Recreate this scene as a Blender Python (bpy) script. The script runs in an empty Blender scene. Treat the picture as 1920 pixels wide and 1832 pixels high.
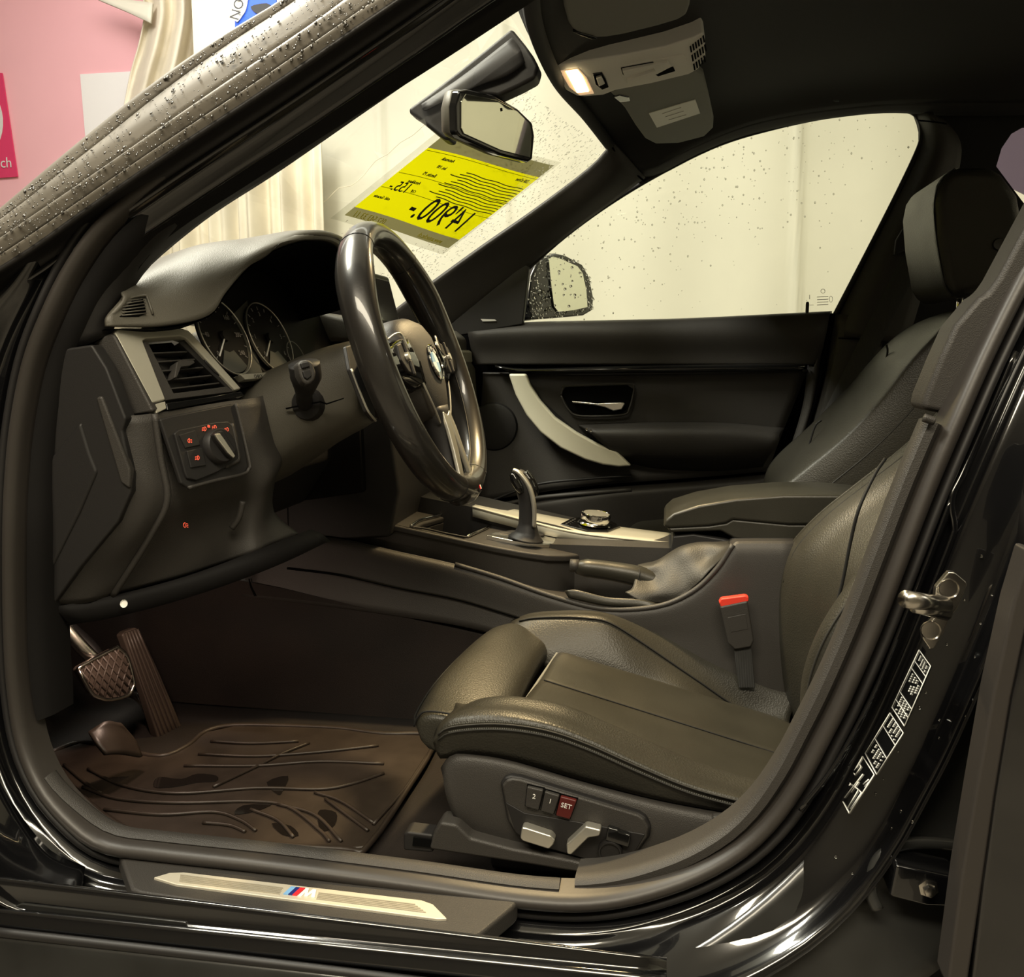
import bpy, bmesh, math, random
from mathutils import Vector, Matrix

# ------------------------------------------------------------------ camera
S = bpy.context.scene
col = S.collection
FPX, IW, IH = 1650.0, 1920.0, 1832.0
YAW, PIT = math.radians(10), math.radians(8.5)
CAM = Vector((0.36, -1.57, 0.93))          # car: X rearwards, Y towards the passenger side, Z up
FW = Vector((-math.sin(YAW)*math.cos(PIT), math.cos(YAW)*math.cos(PIT), -math.sin(PIT)))
RT = Vector((math.cos(YAW), math.sin(YAW), 0))
UP = RT.cross(FW)
cd = bpy.data.cameras.new('camera'); cam = bpy.data.objects.new('camera', cd); col.objects.link(cam)
cd.sensor_width = 36.0; cd.lens = FPX/IW*36.0; cd.clip_start = 0.02; cd.clip_end = 60
cam.matrix_world = Matrix(((RT.x, UP.x, -FW.x, CAM.x), (RT.y, UP.y, -FW.y, CAM.y), (RT.z, UP.z, -FW.z, CAM.z), (0, 0, 0, 1)))
S.camera = cam

# ------------------------------------------------------------------ world, lamps, exposure
S.view_settings.view_transform = 'Standard'; S.view_settings.look = 'None'
S.view_settings.gamma = 1.0; S.view_settings.use_curve_mapping = False
S.view_settings.exposure = 0.0
w = bpy.data.worlds.new('world'); S.world = w; w.use_nodes = True
w.node_tree.nodes['Background'].inputs[0].default_value = (1.0, 0.93, 0.8, 1)
w.node_tree.nodes['Background'].inputs[1].default_value = 0.05
def lamp(name, loc, target, size, power, color, sy=None):
    l = bpy.data.lights.new(name, 'AREA'); l.energy = power; l.color = color
    l.shape = 'RECTANGLE'; l.size = size; l.size_y = sy or size
    o = bpy.data.objects.new(name, l); col.objects.link(o); o.location = loc
    o.rotation_euler = (Vector(target)-Vector(loc)).to_track_quat('-Z', 'Y').to_euler()
    return o
# overhead area lights with no visible fixtures; far, rear and front are added
lamp('ceiling_lamp_near', (0.3, -2.3, 2.85), (0.3, -1.2, 0.0), 2.6, 112, (1.0, 0.89, 0.68), 0.5)
lamp('added_light_far', (-0.6, 1.45, 2.85), (-0.6, 2.0, 0.6), 3.6, 11, (1.0, 0.98, 0.86), 0.3)  # unseen light added to brighten the tarpaulin beside the car
lamp('added_light_rear', (3.2, 0.2, 2.85), (3.6, 0.4, 0.6), 2.4, 50, (1.0, 0.95, 0.78), 0.3)  # unseen light added so the rear wall looks bright in the mirror
lamp('ceiling_lamp_bonnet', (-1.1, -0.25, 2.85), (-0.3, -0.3, 1.0), 1.6, 130, (1.0, 0.95, 0.80), 0.4)
lamp('added_light_front', (-1.7, 1.2, 2.8), (-1.6, 2.6, 1.3), 1.6, 27, (1.0, 0.96, 0.92), 0.3)  # unseen light added to brighten the pink wall and curtains

# ------------------------------------------------------------------ measuring helpers (photo pixel -> point on a known plane of the car)
def ray(px, py): return FW + RT*((px-960)/FPX) - UP*((py-916)/FPX)
def P(px, py, Y):
    d = ray(px, py); return CAM + d*((Y-CAM.y)/d.y)
def PZ(px, py, Z):
    d = ray(px, py); return CAM + d*((Z-CAM.z)/d.z)
def PX(px, py, X):
    d = ray(px, py); return CAM + d*((X-CAM.x)/d.x)
class Plane:
    def __init__(s, a, b, c):
        s.o = Vector(a); s.n = (Vector(b)-s.o).cross(Vector(c)-s.o).normalized()
        if s.n.dot(CAM-s.o) < 0: s.n = -s.n
    def at(s, px, py, h=0.0):
        d = ray(px, py); return CAM + d*((s.o-CAM).dot(s.n)/d.dot(s.n)) + s.n*h
    def pts(s, l, h=0.0): return [s.at(a, b, h) for a, b in l]

# ------------------------------------------------------------------ materials
MATS = {}
def mat(name, c, rough=0.5, metal=0.0, bump=0.0, bscale=300.0, coat=0.0, vary=0.0, vscale=6.0, emit=0.0, spec=0.5, btype='noise', alpha=None, trans=0.0, ior=1.45, sheen=0.0):
    m = bpy.data.materials.new(name); m.use_nodes = True; nt = m.node_tree
    b = nt.nodes['Principled BSDF']
    b.inputs['Base Color'].default_value = (*c, 1); b.inputs['Roughness'].default_value = rough
    b.inputs['Metallic'].default_value = metal; b.inputs['Specular IOR Level'].default_value = spec
    b.inputs['Coat Weight'].default_value = coat; b.inputs['Coat Roughness'].default_value = 0.03
    b.inputs['Transmission Weight'].default_value = trans; b.inputs['IOR'].default_value = ior
    if sheen: b.inputs['Sheen Weight'].default_value = sheen
    if emit:
        b.inputs['Emission Color'].default_value = (*c, 1); b.inputs['Emission Strength'].default_value = emit
    tc = nt.nodes.new('ShaderNodeTexCoord')
    if vary:
        n = nt.nodes.new('ShaderNodeTexNoise'); n.inputs['Scale'].default_value = vscale; n.inputs['Detail'].default_value = 6
        nt.links.new(tc.outputs['Object'], n.inputs['Vector'])
        r = nt.nodes.new('ShaderNodeValToRGB')
        r.color_ramp.elements[0].position = 0.3; r.color_ramp.elements[1].position = 0.7
        r.color_ramp.elements[0].color = (*[x*(1-vary) for x in c], 1); r.color_ramp.elements[1].color = (*[min(1, x*(1+vary)) for x in c], 1)
        nt.links.new(n.outputs['Fac'], r.inputs['Fac']); nt.links.new(r.outputs['Color'], b.inputs['Base Color'])
        mr = nt.nodes.new('ShaderNodeMapRange'); mr.inputs['To Min'].default_value = max(0.02, rough*0.8); mr.inputs['To Max'].default_value = min(1, rough*1.25)
        nt.links.new(n.outputs['Fac'], mr.inputs['Value']); nt.links.new(mr.outputs['Result'], b.inputs['Roughness'])
    if bump:
        if btype == 'voronoi':
            n = nt.nodes.new('ShaderNodeTexVoronoi'); n.inputs['Scale'].default_value = bscale; out = n.outputs['Distance']
        elif btype == 'weave':
            n = nt.nodes.new('ShaderNodeTexWave'); n.inputs['Scale'].default_value = bscale; out = n.outputs['Fac']
        else:
            n = nt.nodes.new('ShaderNodeTexNoise'); n.inputs['Scale'].default_value = bscale; n.inputs['Detail'].default_value = 3; out = n.outputs['Fac']
        nt.links.new(tc.outputs['Object'], n.inputs['Vector'])
        bp = nt.nodes.new('ShaderNodeBump'); bp.inputs['Strength'].default_value = bump; bp.inputs['Distance'].default_value = 0.0008
        nt.links.new(out, bp.inputs['Height']); nt.links.new(bp.outputs['Normal'], b.inputs['Normal'])
    MATS[name] = m
    return m
def glass_mat(name, tint, refl=1.0):
    m = bpy.data.materials.new(name); m.use_nodes = True; nt = m.node_tree
    for n in list(nt.nodes):
        if n.type == 'BSDF_PRINCIPLED': nt.nodes.remove(n)
    out = [n for n in nt.nodes if n.type == 'OUTPUT_MATERIAL'][0]
    t = nt.nodes.new('ShaderNodeBsdfTransparent'); t.inputs[0].default_value = (*tint, 1)
    g = nt.nodes.new('ShaderNodeBsdfGlossy'); g.inputs['Roughness'].default_value = 0.02
    f = nt.nodes.new('ShaderNodeFresnel'); f.inputs['IOR'].default_value = 1.3
    mx = nt.nodes.new('ShaderNodeMixShader')
    nt.links.new(f.outputs[0], mx.inputs[0]); nt.links.new(t.outputs[0], mx.inputs[1]); nt.links.new(g.outputs[0], mx.inputs[2])
    nt.links.new(mx.outputs[0], out.inputs['Surface'])
    return m
M = {}
M['leather'] = mat('black_leather', (0.027, 0.025, 0.019), 0.42, bump=0.35, bscale=420, btype='voronoi', vary=0.12, vscale=9)
M['leather_smooth'] = mat('worn_leather', (0.024, 0.0225, 0.017), 0.38, bump=0.22, bscale=500, vary=0.12, vscale=12)
M['rimleather'] = mat('polished_rim_leather', (0.016, 0.0145, 0.013), 0.30, bump=0.05, bscale=500, coat=0.45)
M['gaiter'] = mat('soft_gaiter_leather', (0.024, 0.022, 0.018), 0.55, bump=0.3, bscale=420, btype='voronoi')
M['stitch'] = mat('stitching_thread', (0.022, 0.021, 0.018), 0.6)
M['seam'] = mat('seam_shadow_black', (0.006, 0.006, 0.006), 0.7)
M['plastic'] = mat('soft_black_plastic', (0.035, 0.032, 0.029), 0.52, bump=0.3, bscale=900, btype='voronoi')
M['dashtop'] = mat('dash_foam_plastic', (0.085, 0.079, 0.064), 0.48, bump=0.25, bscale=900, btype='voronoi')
M['plastic_dark'] = mat('matt_black_plastic', (0.012, 0.011, 0.011), 0.55, bump=0.15, bscale=800)
M['plastic_grey'] = mat('overhead_grey_plastic', (0.70, 0.69, 0.65), 0.5, bump=0.1, bscale=700)
M['gloss'] = mat('gloss_black', (0.006, 0.006, 0.006), 0.08, coat=0.6)
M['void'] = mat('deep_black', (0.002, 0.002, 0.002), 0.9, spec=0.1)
M['paint'] = mat('black_car_paint', (0.004, 0.004, 0.0045), 0.18, coat=1.0)
M['paint_dirty'] = mat('dusty_black_paint', (0.018, 0.018, 0.017), 0.3, coat=0.4, vary=0.5, vscale=7)
M['rubber'] = mat('door_seal_rubber', (0.032, 0.028, 0.025), 0.42, bump=0.1, bscale=300)
M['rubber_dark'] = mat('black_rubber', (0.012, 0.011, 0.011), 0.5)
M['pillar_band'] = mat('taupe_reflection_trim', (0.125, 0.112, 0.092), 0.5, vary=0.12, vscale=14)  # beige reflection of the garage put into the base colour
M['alu'] = mat('satin_aluminium', (0.62, 0.60, 0.53), 0.36, metal=0.85, bump=0.05, bscale=900)
M['pull'] = mat('lightened_satin_trim', (0.78, 0.75, 0.60), 0.45, metal=0.2)  # lighter copy of the satin trim; missing light put into the colour
M['alutrim'] = mat('pale_satin_trim', (0.40, 0.385, 0.32), 0.5, metal=0.3, bump=0.12, bscale=1200)
M['chrome'] = mat('chrome', (0.72, 0.71, 0.68), 0.10, metal=1.0)
M['steel'] = mat('zinc_steel', (0.55, 0.52, 0.47), 0.24, metal=1.0, vary=0.15, vscale=60)
M['headliner'] = mat('anthracite_headliner', (0.016, 0.0155, 0.0155), 0.9, bump=0.3, bscale=700)
M['visor'] = mat('visor_vinyl', (0.17, 0.17, 0.155), 0.75, bump=0.3, bscale=900)
M['carpet'] = mat('brown_black_carpet', (0.013, 0.009, 0.0072), 0.95, bump=0.8, bscale=650, vary=0.35, vscale=10)
M['mat'] = mat('rubber_floor_mat', (0.030, 0.022, 0.017), 0.42, bump=0.15, bscale=300, vary=0.4, vscale=11)
M['wet'] = mat('puddle_stain', (0.010, 0.008, 0.007), 0.08, coat=0.5)
M['webbing'] = mat('seat_belt_webbing', (0.035, 0.035, 0.034), 0.7, bump=0.5, bscale=120, btype='weave')
M['tarp'] = mat('cream_tarpaulin', (0.66, 0.64, 0.525), 0.7, vary=0.05, vscale=2.0, bump=0.1, bscale=60)
M['tarp_white'] = mat('white_tarpaulin', (0.86, 0.83, 0.74), 0.65, vary=0.05, vscale=2.0)
M['curtain'] = mat('cream_curtain', (0.72, 0.66, 0.52), 0.85, vary=0.14, vscale=5.0)
M['pink'] = mat('pink_wall', (0.97, 0.53, 0.57), 0.8, vary=0.05, vscale=1.5)  # even pink base colour with slight random variation
M['poster'] = mat('magenta_poster', (0.80, 0.06, 0.17), 0.5)
M['white'] = mat('white_board', (0.90, 0.89, 0.86), 0.6)
M['concrete'] = mat('garage_concrete', (0.20, 0.18, 0.15), 0.8, vary=0.25, vscale=3.0)
M['backwall'] = mat('garage_plaster', (0.26, 0.24, 0.20), 0.8, vary=0.12, vscale=1.5)
M['blue'] = mat('blue_print', (0.01, 0.09, 0.62), 0.5)
M['blacktext'] = mat('black_print', (0.02, 0.02, 0.02), 0.6)
M['whitetext'] = mat('white_print', (0.80, 0.80, 0.76), 0.6)
M['redlit'] = mat('lit_red_symbol', (1.0, 0.12, 0.06), 0.5, emit=0.9)
M['redplastic'] = mat('red_button', (0.75, 0.05, 0.03), 0.4)
M['setred'] = mat('dark_red_button', (0.085, 0.012, 0.010), 0.4)
M['gaugeface'] = mat('gauge_face', (0.008, 0.0065, 0.0065), 0.6, spec=0.2)
M['black'] = mat('dull_black', (0.005, 0.0045, 0.0045), 0.7, spec=0.2)
M['alu_brushed'] = mat('brushed_sill_aluminium', (0.60, 0.56, 0.46), 0.5, metal=0.35, bump=0.2, bscale=900)
M['pedal_rubber'] = mat('worn_pedal_rubber', (0.06, 0.045, 0.036), 0.45)
M['gaugegrey'] = mat('gauge_surround', (0.07, 0.07, 0.06), 0.5)
M['gaugemark'] = mat('gauge_marks', (0.30, 0.28, 0.27), 0.6)
M['screen'] = mat('screen_glass', (0.035, 0.033, 0.036), 0.12, coat=0.6)
M['mirror'] = mat('mirror_silver', (0.80, 0.82, 0.72), 0.02, metal=1.0)
M['lamp_on'] = mat('lit_lamp_lens', (1.0, 0.78, 0.42), 0.3, emit=14.0)
M['lamp_glow'] = mat('glowing_lamp_plastic', (0.95, 0.62, 0.34), 0.25, emit=0.55)
M['alu_groove'] = mat('strip_groove', (0.40, 0.37, 0.30), 0.5, metal=0.3)
M['mblue'] = mat('light_blue_stripe', (0.20, 0.42, 0.72), 0.3)
M['mnavy'] = mat('navy_stripe', (0.02, 0.03, 0.16), 0.3)
M['mred'] = mat('red_stripe', (0.72, 0.03, 0.04), 0.3)
M['emblue'] = mat('emblem_blue', (0.25, 0.42, 0.62), 0.25)
M['emwhite'] = mat('emblem_white', (0.85, 0.85, 0.80), 0.25)
M['glass'] = glass_mat('window_glass', (0.97, 0.985, 0.965))
M['glass_tint'] = glass_mat('tinted_glass', (0.42, 0.38, 0.48))
M['water'] = mat('water_drop', (0.75, 0.75, 0.72), 0.02, trans=1.0, ior=1.33)
M['drop_dark'] = mat('water_on_trim', (0.04, 0.035, 0.028), 0.35, coat=0.15)
M['plasticfilm'] = glass_mat('clear_film', (0.86, 0.86, 0.82))
def paper_mat(name, c):
    m = bpy.data.materials.new(name); m.use_nodes = True; nt = m.node_tree
    for n in list(nt.nodes):
        if n.type == 'BSDF_PRINCIPLED': nt.nodes.remove(n)
    out = [n for n in nt.nodes if n.type == 'OUTPUT_MATERIAL'][0]
    d = nt.nodes.new('ShaderNodeBsdfDiffuse'); d.inputs[0].default_value = (*c, 1)
    t = nt.nodes.new('ShaderNodeBsdfTranslucent'); t.inputs[0].default_value = (*c, 1)
    mx = nt.nodes.new('ShaderNodeMixShader'); mx.inputs[0].default_value = 0.6
    nt.links.new(d.outputs[0], mx.inputs[1]); nt.links.new(t.outputs[0], mx.inputs[2]); nt.links.new(mx.outputs[0], out.inputs['Surface'])
    return m
M['yellow'] = paper_mat('yellow_paper', (0.42, 0.40, 0.0015))
M['bandgrey'] = paper_mat('dark_printed_band', (0.12, 0.11, 0.05))

def cut(o, cutter):
    # boolean difference baked into the mesh; the cutter is thrown away
    mods = [(m.width, m.segments) for m in o.modifiers if m.type == 'BEVEL']; o.modifiers.clear()
    b = o.modifiers.new('cut', 'BOOLEAN'); b.operation = 'DIFFERENCE'; b.object = cutter; b.solver = 'EXACT'
    dg = bpy.context.evaluated_depsgraph_get(); me = bpy.data.meshes.new_from_object(o.evaluated_get(dg)); o.modifiers.clear()
    old = o.data; me.name = old.name; o.data = me
    for w_, s_ in mods: bevel(o, w_, s_)
# ------------------------------------------------------------------ object helpers
def tag(o, label=None, cat=None, group=None, kind=None):
    if label: o['label'] = label
    if cat: o['category'] = cat
    if group: o['group'] = group
    if kind: o['kind'] = kind
    return o
def thing(name, loc, label, cat, group=None):
    o = bpy.data.objects.new(name, None); col.objects.link(o); o.location = loc; o.empty_display_size = 0.05
    return tag(o, label, cat, group)
def world_loc(o):
    v = Vector(o.location); p = o.parent
    if p is None: return v
    return Vector((0, 0, 0))
def adopt(o, parent):
    if parent is None: return o
    o.parent = parent
    if parent.type == 'EMPTY' and parent.parent is None:
        o.matrix_parent_inverse = Matrix.Translation(-Vector(parent.location))
    return o
def link_mesh(name, verts, faces, m, parent=None, smooth=True, label=None):
    me = bpy.data.meshes.new(name); me.from_pydata([tuple(v) for v in verts], [], faces); me.update()
    me.materials.append(M[m] if isinstance(m, str) else m)
    if smooth:
        me.polygons.foreach_set('use_smooth', [True]*len(me.polygons))
    o = bpy.data.objects.new(name, me); col.objects.link(o); adopt(o, parent)
    if label: o['label'] = label
    return o
def bevel(o, wd, seg=2, ang=30):
    b = o.modifiers.new('bevel', 'BEVEL'); b.width = wd; b.segments = seg; b.limit_method = 'ANGLE'; b.angle_limit = math.radians(ang); b.harden_normals = True
    return o
def subsurf(o, lv=2):
    s = o.modifiers.new('sub', 'SUBSURF'); s.levels = lv; s.render_levels = lv; return o
def cr(pts, n):
    pts = [Vector(p) for p in pts]
    if len(pts) == 2: return [pts[0].lerp(pts[1], i/n) for i in range(n+1)]
    out = []
    for i in range(len(pts)-1):
        p1, p2 = pts[i], pts[i+1]
        p0 = pts[i-1] if i else p1*2-p2
        p3 = pts[i+2] if i+2 < len(pts) else p2*2-p1
        for k in range(n):
            t = k/n
            out.append(0.5*((2*p1)+(p2-p0)*t+(2*p0-5*p1+4*p2-p3)*t*t+(3*p1-p0-3*p2+p3)*t*t*t))
    out.append(pts[-1]); return out
def resample(pts, count):
    d = cr(pts, 12); L = [0]
    for a, b in zip(d, d[1:]): L.append(L[-1]+(b-a).length)
    out = []; j = 0
    for i in range(count):
        t = L[-1]*i/(count-1)
        while j < len(L)-2 and L[j+1] < t: j += 1
        s = (t-L[j])/max(1e-9, L[j+1]-L[j]); out.append(d[j].lerp(d[j+1], min(1, max(0, s))))
    return out
def orient(verts, faces):
    c = Vector(); n = Vector()
    for f in faces:
        a, b, d = Vector(verts[f[0]]), Vector(verts[f[1]]), Vector(verts[f[2]])
        n += (b-a).cross(d-a); c += a
    c /= len(faces)
    if n.dot(CAM-c) < 0: faces = [tuple(reversed(f)) for f in faces]
    return faces
def patch(name, rows, m, parent=None, nu=24, nv=4, thick=0.004, flat=False, label=None, linear=False):
    R = [resample(r, nu+1) for r in rows]
    cols = []
    for i in range(nu+1):
        c = [R[k][i] for k in range(len(R))]
        if linear:
            o = []
            for a, b in zip(c, c[1:]): o += [a.lerp(b, t/nv) for t in range(nv)]
            o.append(c[-1]); cols.append(o)
        else: cols.append(cr(c, nv))
    h = len(cols[0]); verts = [v for c in cols for v in c]
    faces = [(i*h+j, (i+1)*h+j, (i+1)*h+j+1, i*h+j+1) for i in range(nu) for j in range(h-1)]
    faces = orient(verts, faces)
    o = link_mesh(name, verts, faces, m, parent, not flat, label)
    if thick:
        s = o.modifiers.new('solid', 'SOLIDIFY'); s.thickness = thick; s.offset = -1
    return o
def prism(name, poly, d, m, parent=None, bv=0.0, seg=2, label=None, smoothpoly=0, closed_smooth=False):
    poly = [Vector(p) for p in poly]
    if smoothpoly:
        q = poly+poly[:3]; out = []
        for i in range(len(poly)):
            p0, p1, p2, p3 = poly[i-1], poly[i], poly[(i+1) % len(poly)], poly[(i+2) % len(poly)]
            for k in range(smoothpoly):
                t = k/smoothpoly
                out.append(0.5*((2*p1)+(p2-p0)*t+(2*p0-5*p1+4*p2-p3)*t*t+(3*p1-p0-3*p2+p3)*t*t*t))
        poly = out
    d = Vector(d); n = len(poly)
    verts = poly+[p+d for p in poly]
    nn = Vector()
    for i in range(n): nn += (poly[i]-poly[0]).cross(poly[(i+1) % n]-poly[0])
    f1 = tuple(range(n)); f2 = tuple(range(2*n-1, n-1, -1))
    sides = [(i, i+n, (i+1) % n+n, (i+1) % n) for i in range(n)]
    if nn.dot(d) > 0:
        f1 = tuple(reversed(f1)); f2 = tuple(reversed(f2)); sides = [tuple(reversed(s)) for s in sides]
    o = link_mesh(name, verts, [f1, f2]+sides, m, parent, bv > 0, label)
    if bv: bevel(o, bv, seg)
    return o
def pxprism(name, l, Y, depth, m, parent=None, bv=0.0, **k):
    return prism(name, [P(a, b, Y) for a, b in l], (0, depth, 0), m, parent, bv, **k)
def plprism(name, pl, l, h, depth, m, parent=None, bv=0.0, **k):
    return prism(name, pl.pts(l, h), -pl.n*depth, m, parent, bv, **k)
def box(name, c, size, m, parent=None, bv=0.0, rot=None, label=None):
    c = Vector(c); s = Vector(size)/2; R = rot or Matrix.Identity(3)
    v = [c+R@Vector((x*s.x, y*s.y, z*s.z)) for x in (-1, 1) for y in (-1, 1) for z in (-1, 1)]
    f = [(0, 1, 3, 2), (4, 6, 7, 5), (0, 4, 5, 1), (2, 3, 7, 6), (0, 2, 6, 4), (1, 5, 7, 3)]
    o = link_mesh(name, v, f, m, parent, bv > 0, label)
    if bv: bevel(o, bv, 3)
    return o
def frames(path):
    T = []
    for i in range(len(path)):
        a = path[max(0, i-1)]; b = path[min(len(path)-1, i+1)]; T.append((b-a).normalized())
    n = T[0].orthogonal().normalized(); N = [n]
    for i in range(1, len(T)):
        n = n-T[i]*n.dot(T[i]); n.normalize(); N.append(n)
    return T, N
def tube(name, path, r, m, parent=None, seg=10, n=6, squash=(1, 1), up=None, label=None, caps=True, closed=False):
    path = cr(path, n) if n > 1 else [Vector(p) for p in path]
    if closed: path = path[:-1]
    T, N = frames(path); verts = []; k = len(path)
    if closed:
        for i in range(k): T[i] = (path[(i+1) % k]-path[i-1]).normalized()
    for i, p in enumerate(path):
        rr = r[0]+(r[1]-r[0])*i/(k-1) if isinstance(r, tuple) else (r(i/(k-1)) if callable(r) else r)
        u = N[i]
        if up is not None:
            u = Vector(up); u = (u-T[i]*u.dot(T[i])).normalized()
        v = T[i].cross(u)
        for j in range(seg):
            a = 2*math.pi*j/seg
            verts.append(p+u*math.cos(a)*rr*squash[0]+v*math.sin(a)*rr*squash[1])
    faces = [(i*seg+j, i*seg+(j+1) % seg, (i+1) % k*seg+(j+1) % seg, (i+1) % k*seg+j) for i in range(k if closed else k-1) for j in range(seg)]
    if caps and not closed: faces += [tuple(range(seg-1, -1, -1)), tuple(range((k-1)*seg, k*seg))]
    return link_mesh(name, verts, faces, m, parent, True, label)
def loft(name, secs, m, parent=None, label=None, cap=True, n=1):
    k = len(secs[0])
    if n > 1:
        C = [cr([s[j] for s in secs], n) for j in range(k)]
        secs = [[C[j][i] for j in range(k)] for i in range(len(C[0]))]
    verts = [Vector(p) for s in secs for p in s]; q = len(secs)
    faces = [(i*k+j, i*k+(j+1) % k, (i+1)*k+(j+1) % k, (i+1)*k+j) for i in range(q-1) for j in range(k)]
    if cap: faces += [tuple(range(k-1, -1, -1)), tuple(range((q-1)*k, q*k))]
    o = link_mesh(name, verts, faces, m, parent, True, label)
    bm = bmesh.new(); bm.from_mesh(o.data); bmesh.ops.recalc_face_normals(bm, faces=bm.faces); bm.to_mesh(o.data); bm.free()
    return o
def lathe(name, prof, o, axis, m, parent=None, seg=24, label=None):
    o = Vector(o); ax = Vector(axis).normalized(); u = ax.orthogonal().normalized(); v = ax.cross(u); verts = []; k = len(prof)
    for i in range(seg):
        a = 2*math.pi*i/seg; d = u*math.cos(a)+v*math.sin(a)
        for r, h in prof: verts.append(o+d*r+ax*h)
    faces = [(i*k+j, (i+1) % seg*k+j, (i+1) % seg*k+j+1, i*k+j+1) for i in range(seg) for j in range(k-1)]
    ob = link_mesh(name, verts, faces, m, parent, True, label)
    bm = bmesh.new(); bm.from_mesh(ob.data); bmesh.ops.remove_doubles(bm, verts=bm.verts, dist=1e-6); bmesh.ops.recalc_face_normals(bm, faces=bm.faces); bm.to_mesh(ob.data); bm.free()
    ob.data.set_sharp_from_angle(angle=math.radians(40))
    return ob
def text(name, s, o, xd, yd, size, m, parent=None, ext=0.0004, align='CENTER', shear=0.0, xs=1.0):
    cu = bpy.data.curves.new('t', 'FONT'); cu.body = s; cu.size = size; cu.extrude = ext; cu.align_x = align; cu.align_y = 'CENTER'; cu.shear = shear; cu.resolution_u = 3
    to = bpy.data.objects.new('t', cu); col.objects.link(to)
    dg = bpy.context.evaluated_depsgraph_get(); me = bpy.data.meshes.new_from_object(to.evaluated_get(dg)); me.name = name
    bpy.data.objects.remove(to); bpy.data.curves.remove(cu)
    xd = Vector(xd).normalized()*xs; yd = Vector(yd); yd = yd.normalized(); zd = xd.normalized().cross(yd).normalized()
    for v in me.vertices:
        c = v.co.copy(); v.co = Vector(o)+xd*c.x+yd*c.y+zd*c.z
    me.materials.clear(); me.materials.append(M[m])
    ob = bpy.data.objects.new(name, me); col.objects.link(ob); return adopt(ob, parent)
def dup(o, parent, off):
    c = o.copy(); col.objects.link(c); adopt(c, parent); c.location = Vector(o.location)+Vector(off); return c
def drops(name, pts, m, parent=None, label=None):
    # pts: (position, normal, radius, stretch); small domes joined into one uncountable layer
    verts = []; faces = []
    for p, nrm, r, st in pts:
        nrm = nrm.normalized(); u = nrm.orthogonal().normalized(); v = nrm.cross(u); b = len(verts)
        dn = Vector((0, 0, -1)); dn = dn-nrm*dn.dot(nrm)
        if dn.length > 1e-3: u = dn.normalized(); v = nrm.cross(u)
        for h, q in ((0, 1.0), (0.35, 0.85), (0.6, 0.45)):
            for k in range(7):
                a = 2*math.pi*k/7; verts.append(p+(u*math.cos(a)*st+v*math.sin(a))*r*q+nrm*h*r)
        verts.append(p+nrm*r*0.68)
        for l in range(2):
            for k in range(7): faces.append((b+l*7+k, b+l*7+(k+1) % 7, b+l*7+7+(k+1) % 7, b+l*7+7+k))
        for k in range(7): faces.append((b+14+k, b+14+(k+1) % 7, b+21))
        faces.append(tuple(b+k for k in range(6, -1, -1)))
    o = link_mesh(name, verts, faces, m, parent, True, label); o['kind'] = 'stuff'; return o
rnd = random.Random(7)
# ================================================================== the garage
def wallgrid(name, f, nu, nv, m, label):
    verts = [f(i/nu, j/nv) for i in range(nu+1) for j in range(nv+1)]; h = nv+1
    faces = orient(verts, [(i*h+j, (i+1)*h+j, (i+1)*h+j+1, i*h+j+1) for i in range(nu) for j in range(nv)])
    o = link_mesh(name, verts, faces, m); return tag(o, label, None, kind='structure')
def slab(name, lo, hi, m, label):
    c = [(a+b)/2 for a, b in zip(lo, hi)]; o = box(name, c, [b-a for a, b in zip(lo, hi)], m); return tag(o, label, kind='structure')
slab('floor', (-4.2, -4.6, -0.06), (4.6, 3.1, 0.0), 'concrete', 'grey concrete floor of the garage')
slab('ceiling', (-4.2, -4.6, 3.0), (4.6, 3.1, 3.05), 'tarp_white', 'white tent roof above the car')
slab('wall_left', (-4.2, -4.65, 0), (4.6, -4.6, 3.0), 'backwall', 'plastered garage wall')
slab('wall_rear', (4.6, -4.6, 0), (4.65, 3.1, 3.0), 'tarp', 'tarpaulin end wall behind the car')
slab('wall_front', (-4.25, -4.6, 0), (-4.2, 3.1, 3.0), 'backwall', 'plastered end wall of the garage')
slab('wall_pink', (-4.2, 2.75, 0), (-1.3, 2.8, 3.0), 'pink', 'pink garage wall beyond the bonnet')
def tentw(u, v):
    x = -1.75+u*6.35; z = v*3.0
    y = 2.3+0.018*math.sin(x*5.1+0.3*math.sin(z*2))+0.010*math.sin(x*13+1.3)+0.03*math.sin(x*1.7+z*0.9)
    for c, wd in ((0.86, 0.012), (1.38, 0.012), (-0.35, 0.02), (-0.9, 0.02), (2.1, 0.015)):
        d = (x-c-0.02*math.sin(z*2.1))/wd
        y -= 0.022*math.exp(-d*d)
    return Vector((x, y, z))
wallgrid('wall_right', tentw, 420, 12, 'tarp', 'cream tarpaulin wall hanging beside the car')
# thin rope and the ragged seam on the tarpaulin, seen through the windscreen
c = tube('rope', [P(516, 300, 2.2), P(545, 360, 2.2), P(570, 405, 2.2), P(605, 468, 2.2)], 0.004, 'blacktext', seg=6)
tag(c, 'thin black rope hanging in front of the tarpaulin', 'rope')
sp = [P(566+i*23, 408-i*17+rnd.uniform(-5, 5)+(8 if 3 < i < 6 else 0), 2.19) for i in range(11)]
tag(tube('tarpaulin_crease', sp, 0.0016, 'curtain', seg=5, n=2), 'thin ragged crease line running across the white tarpaulin', 'crease')
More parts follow.
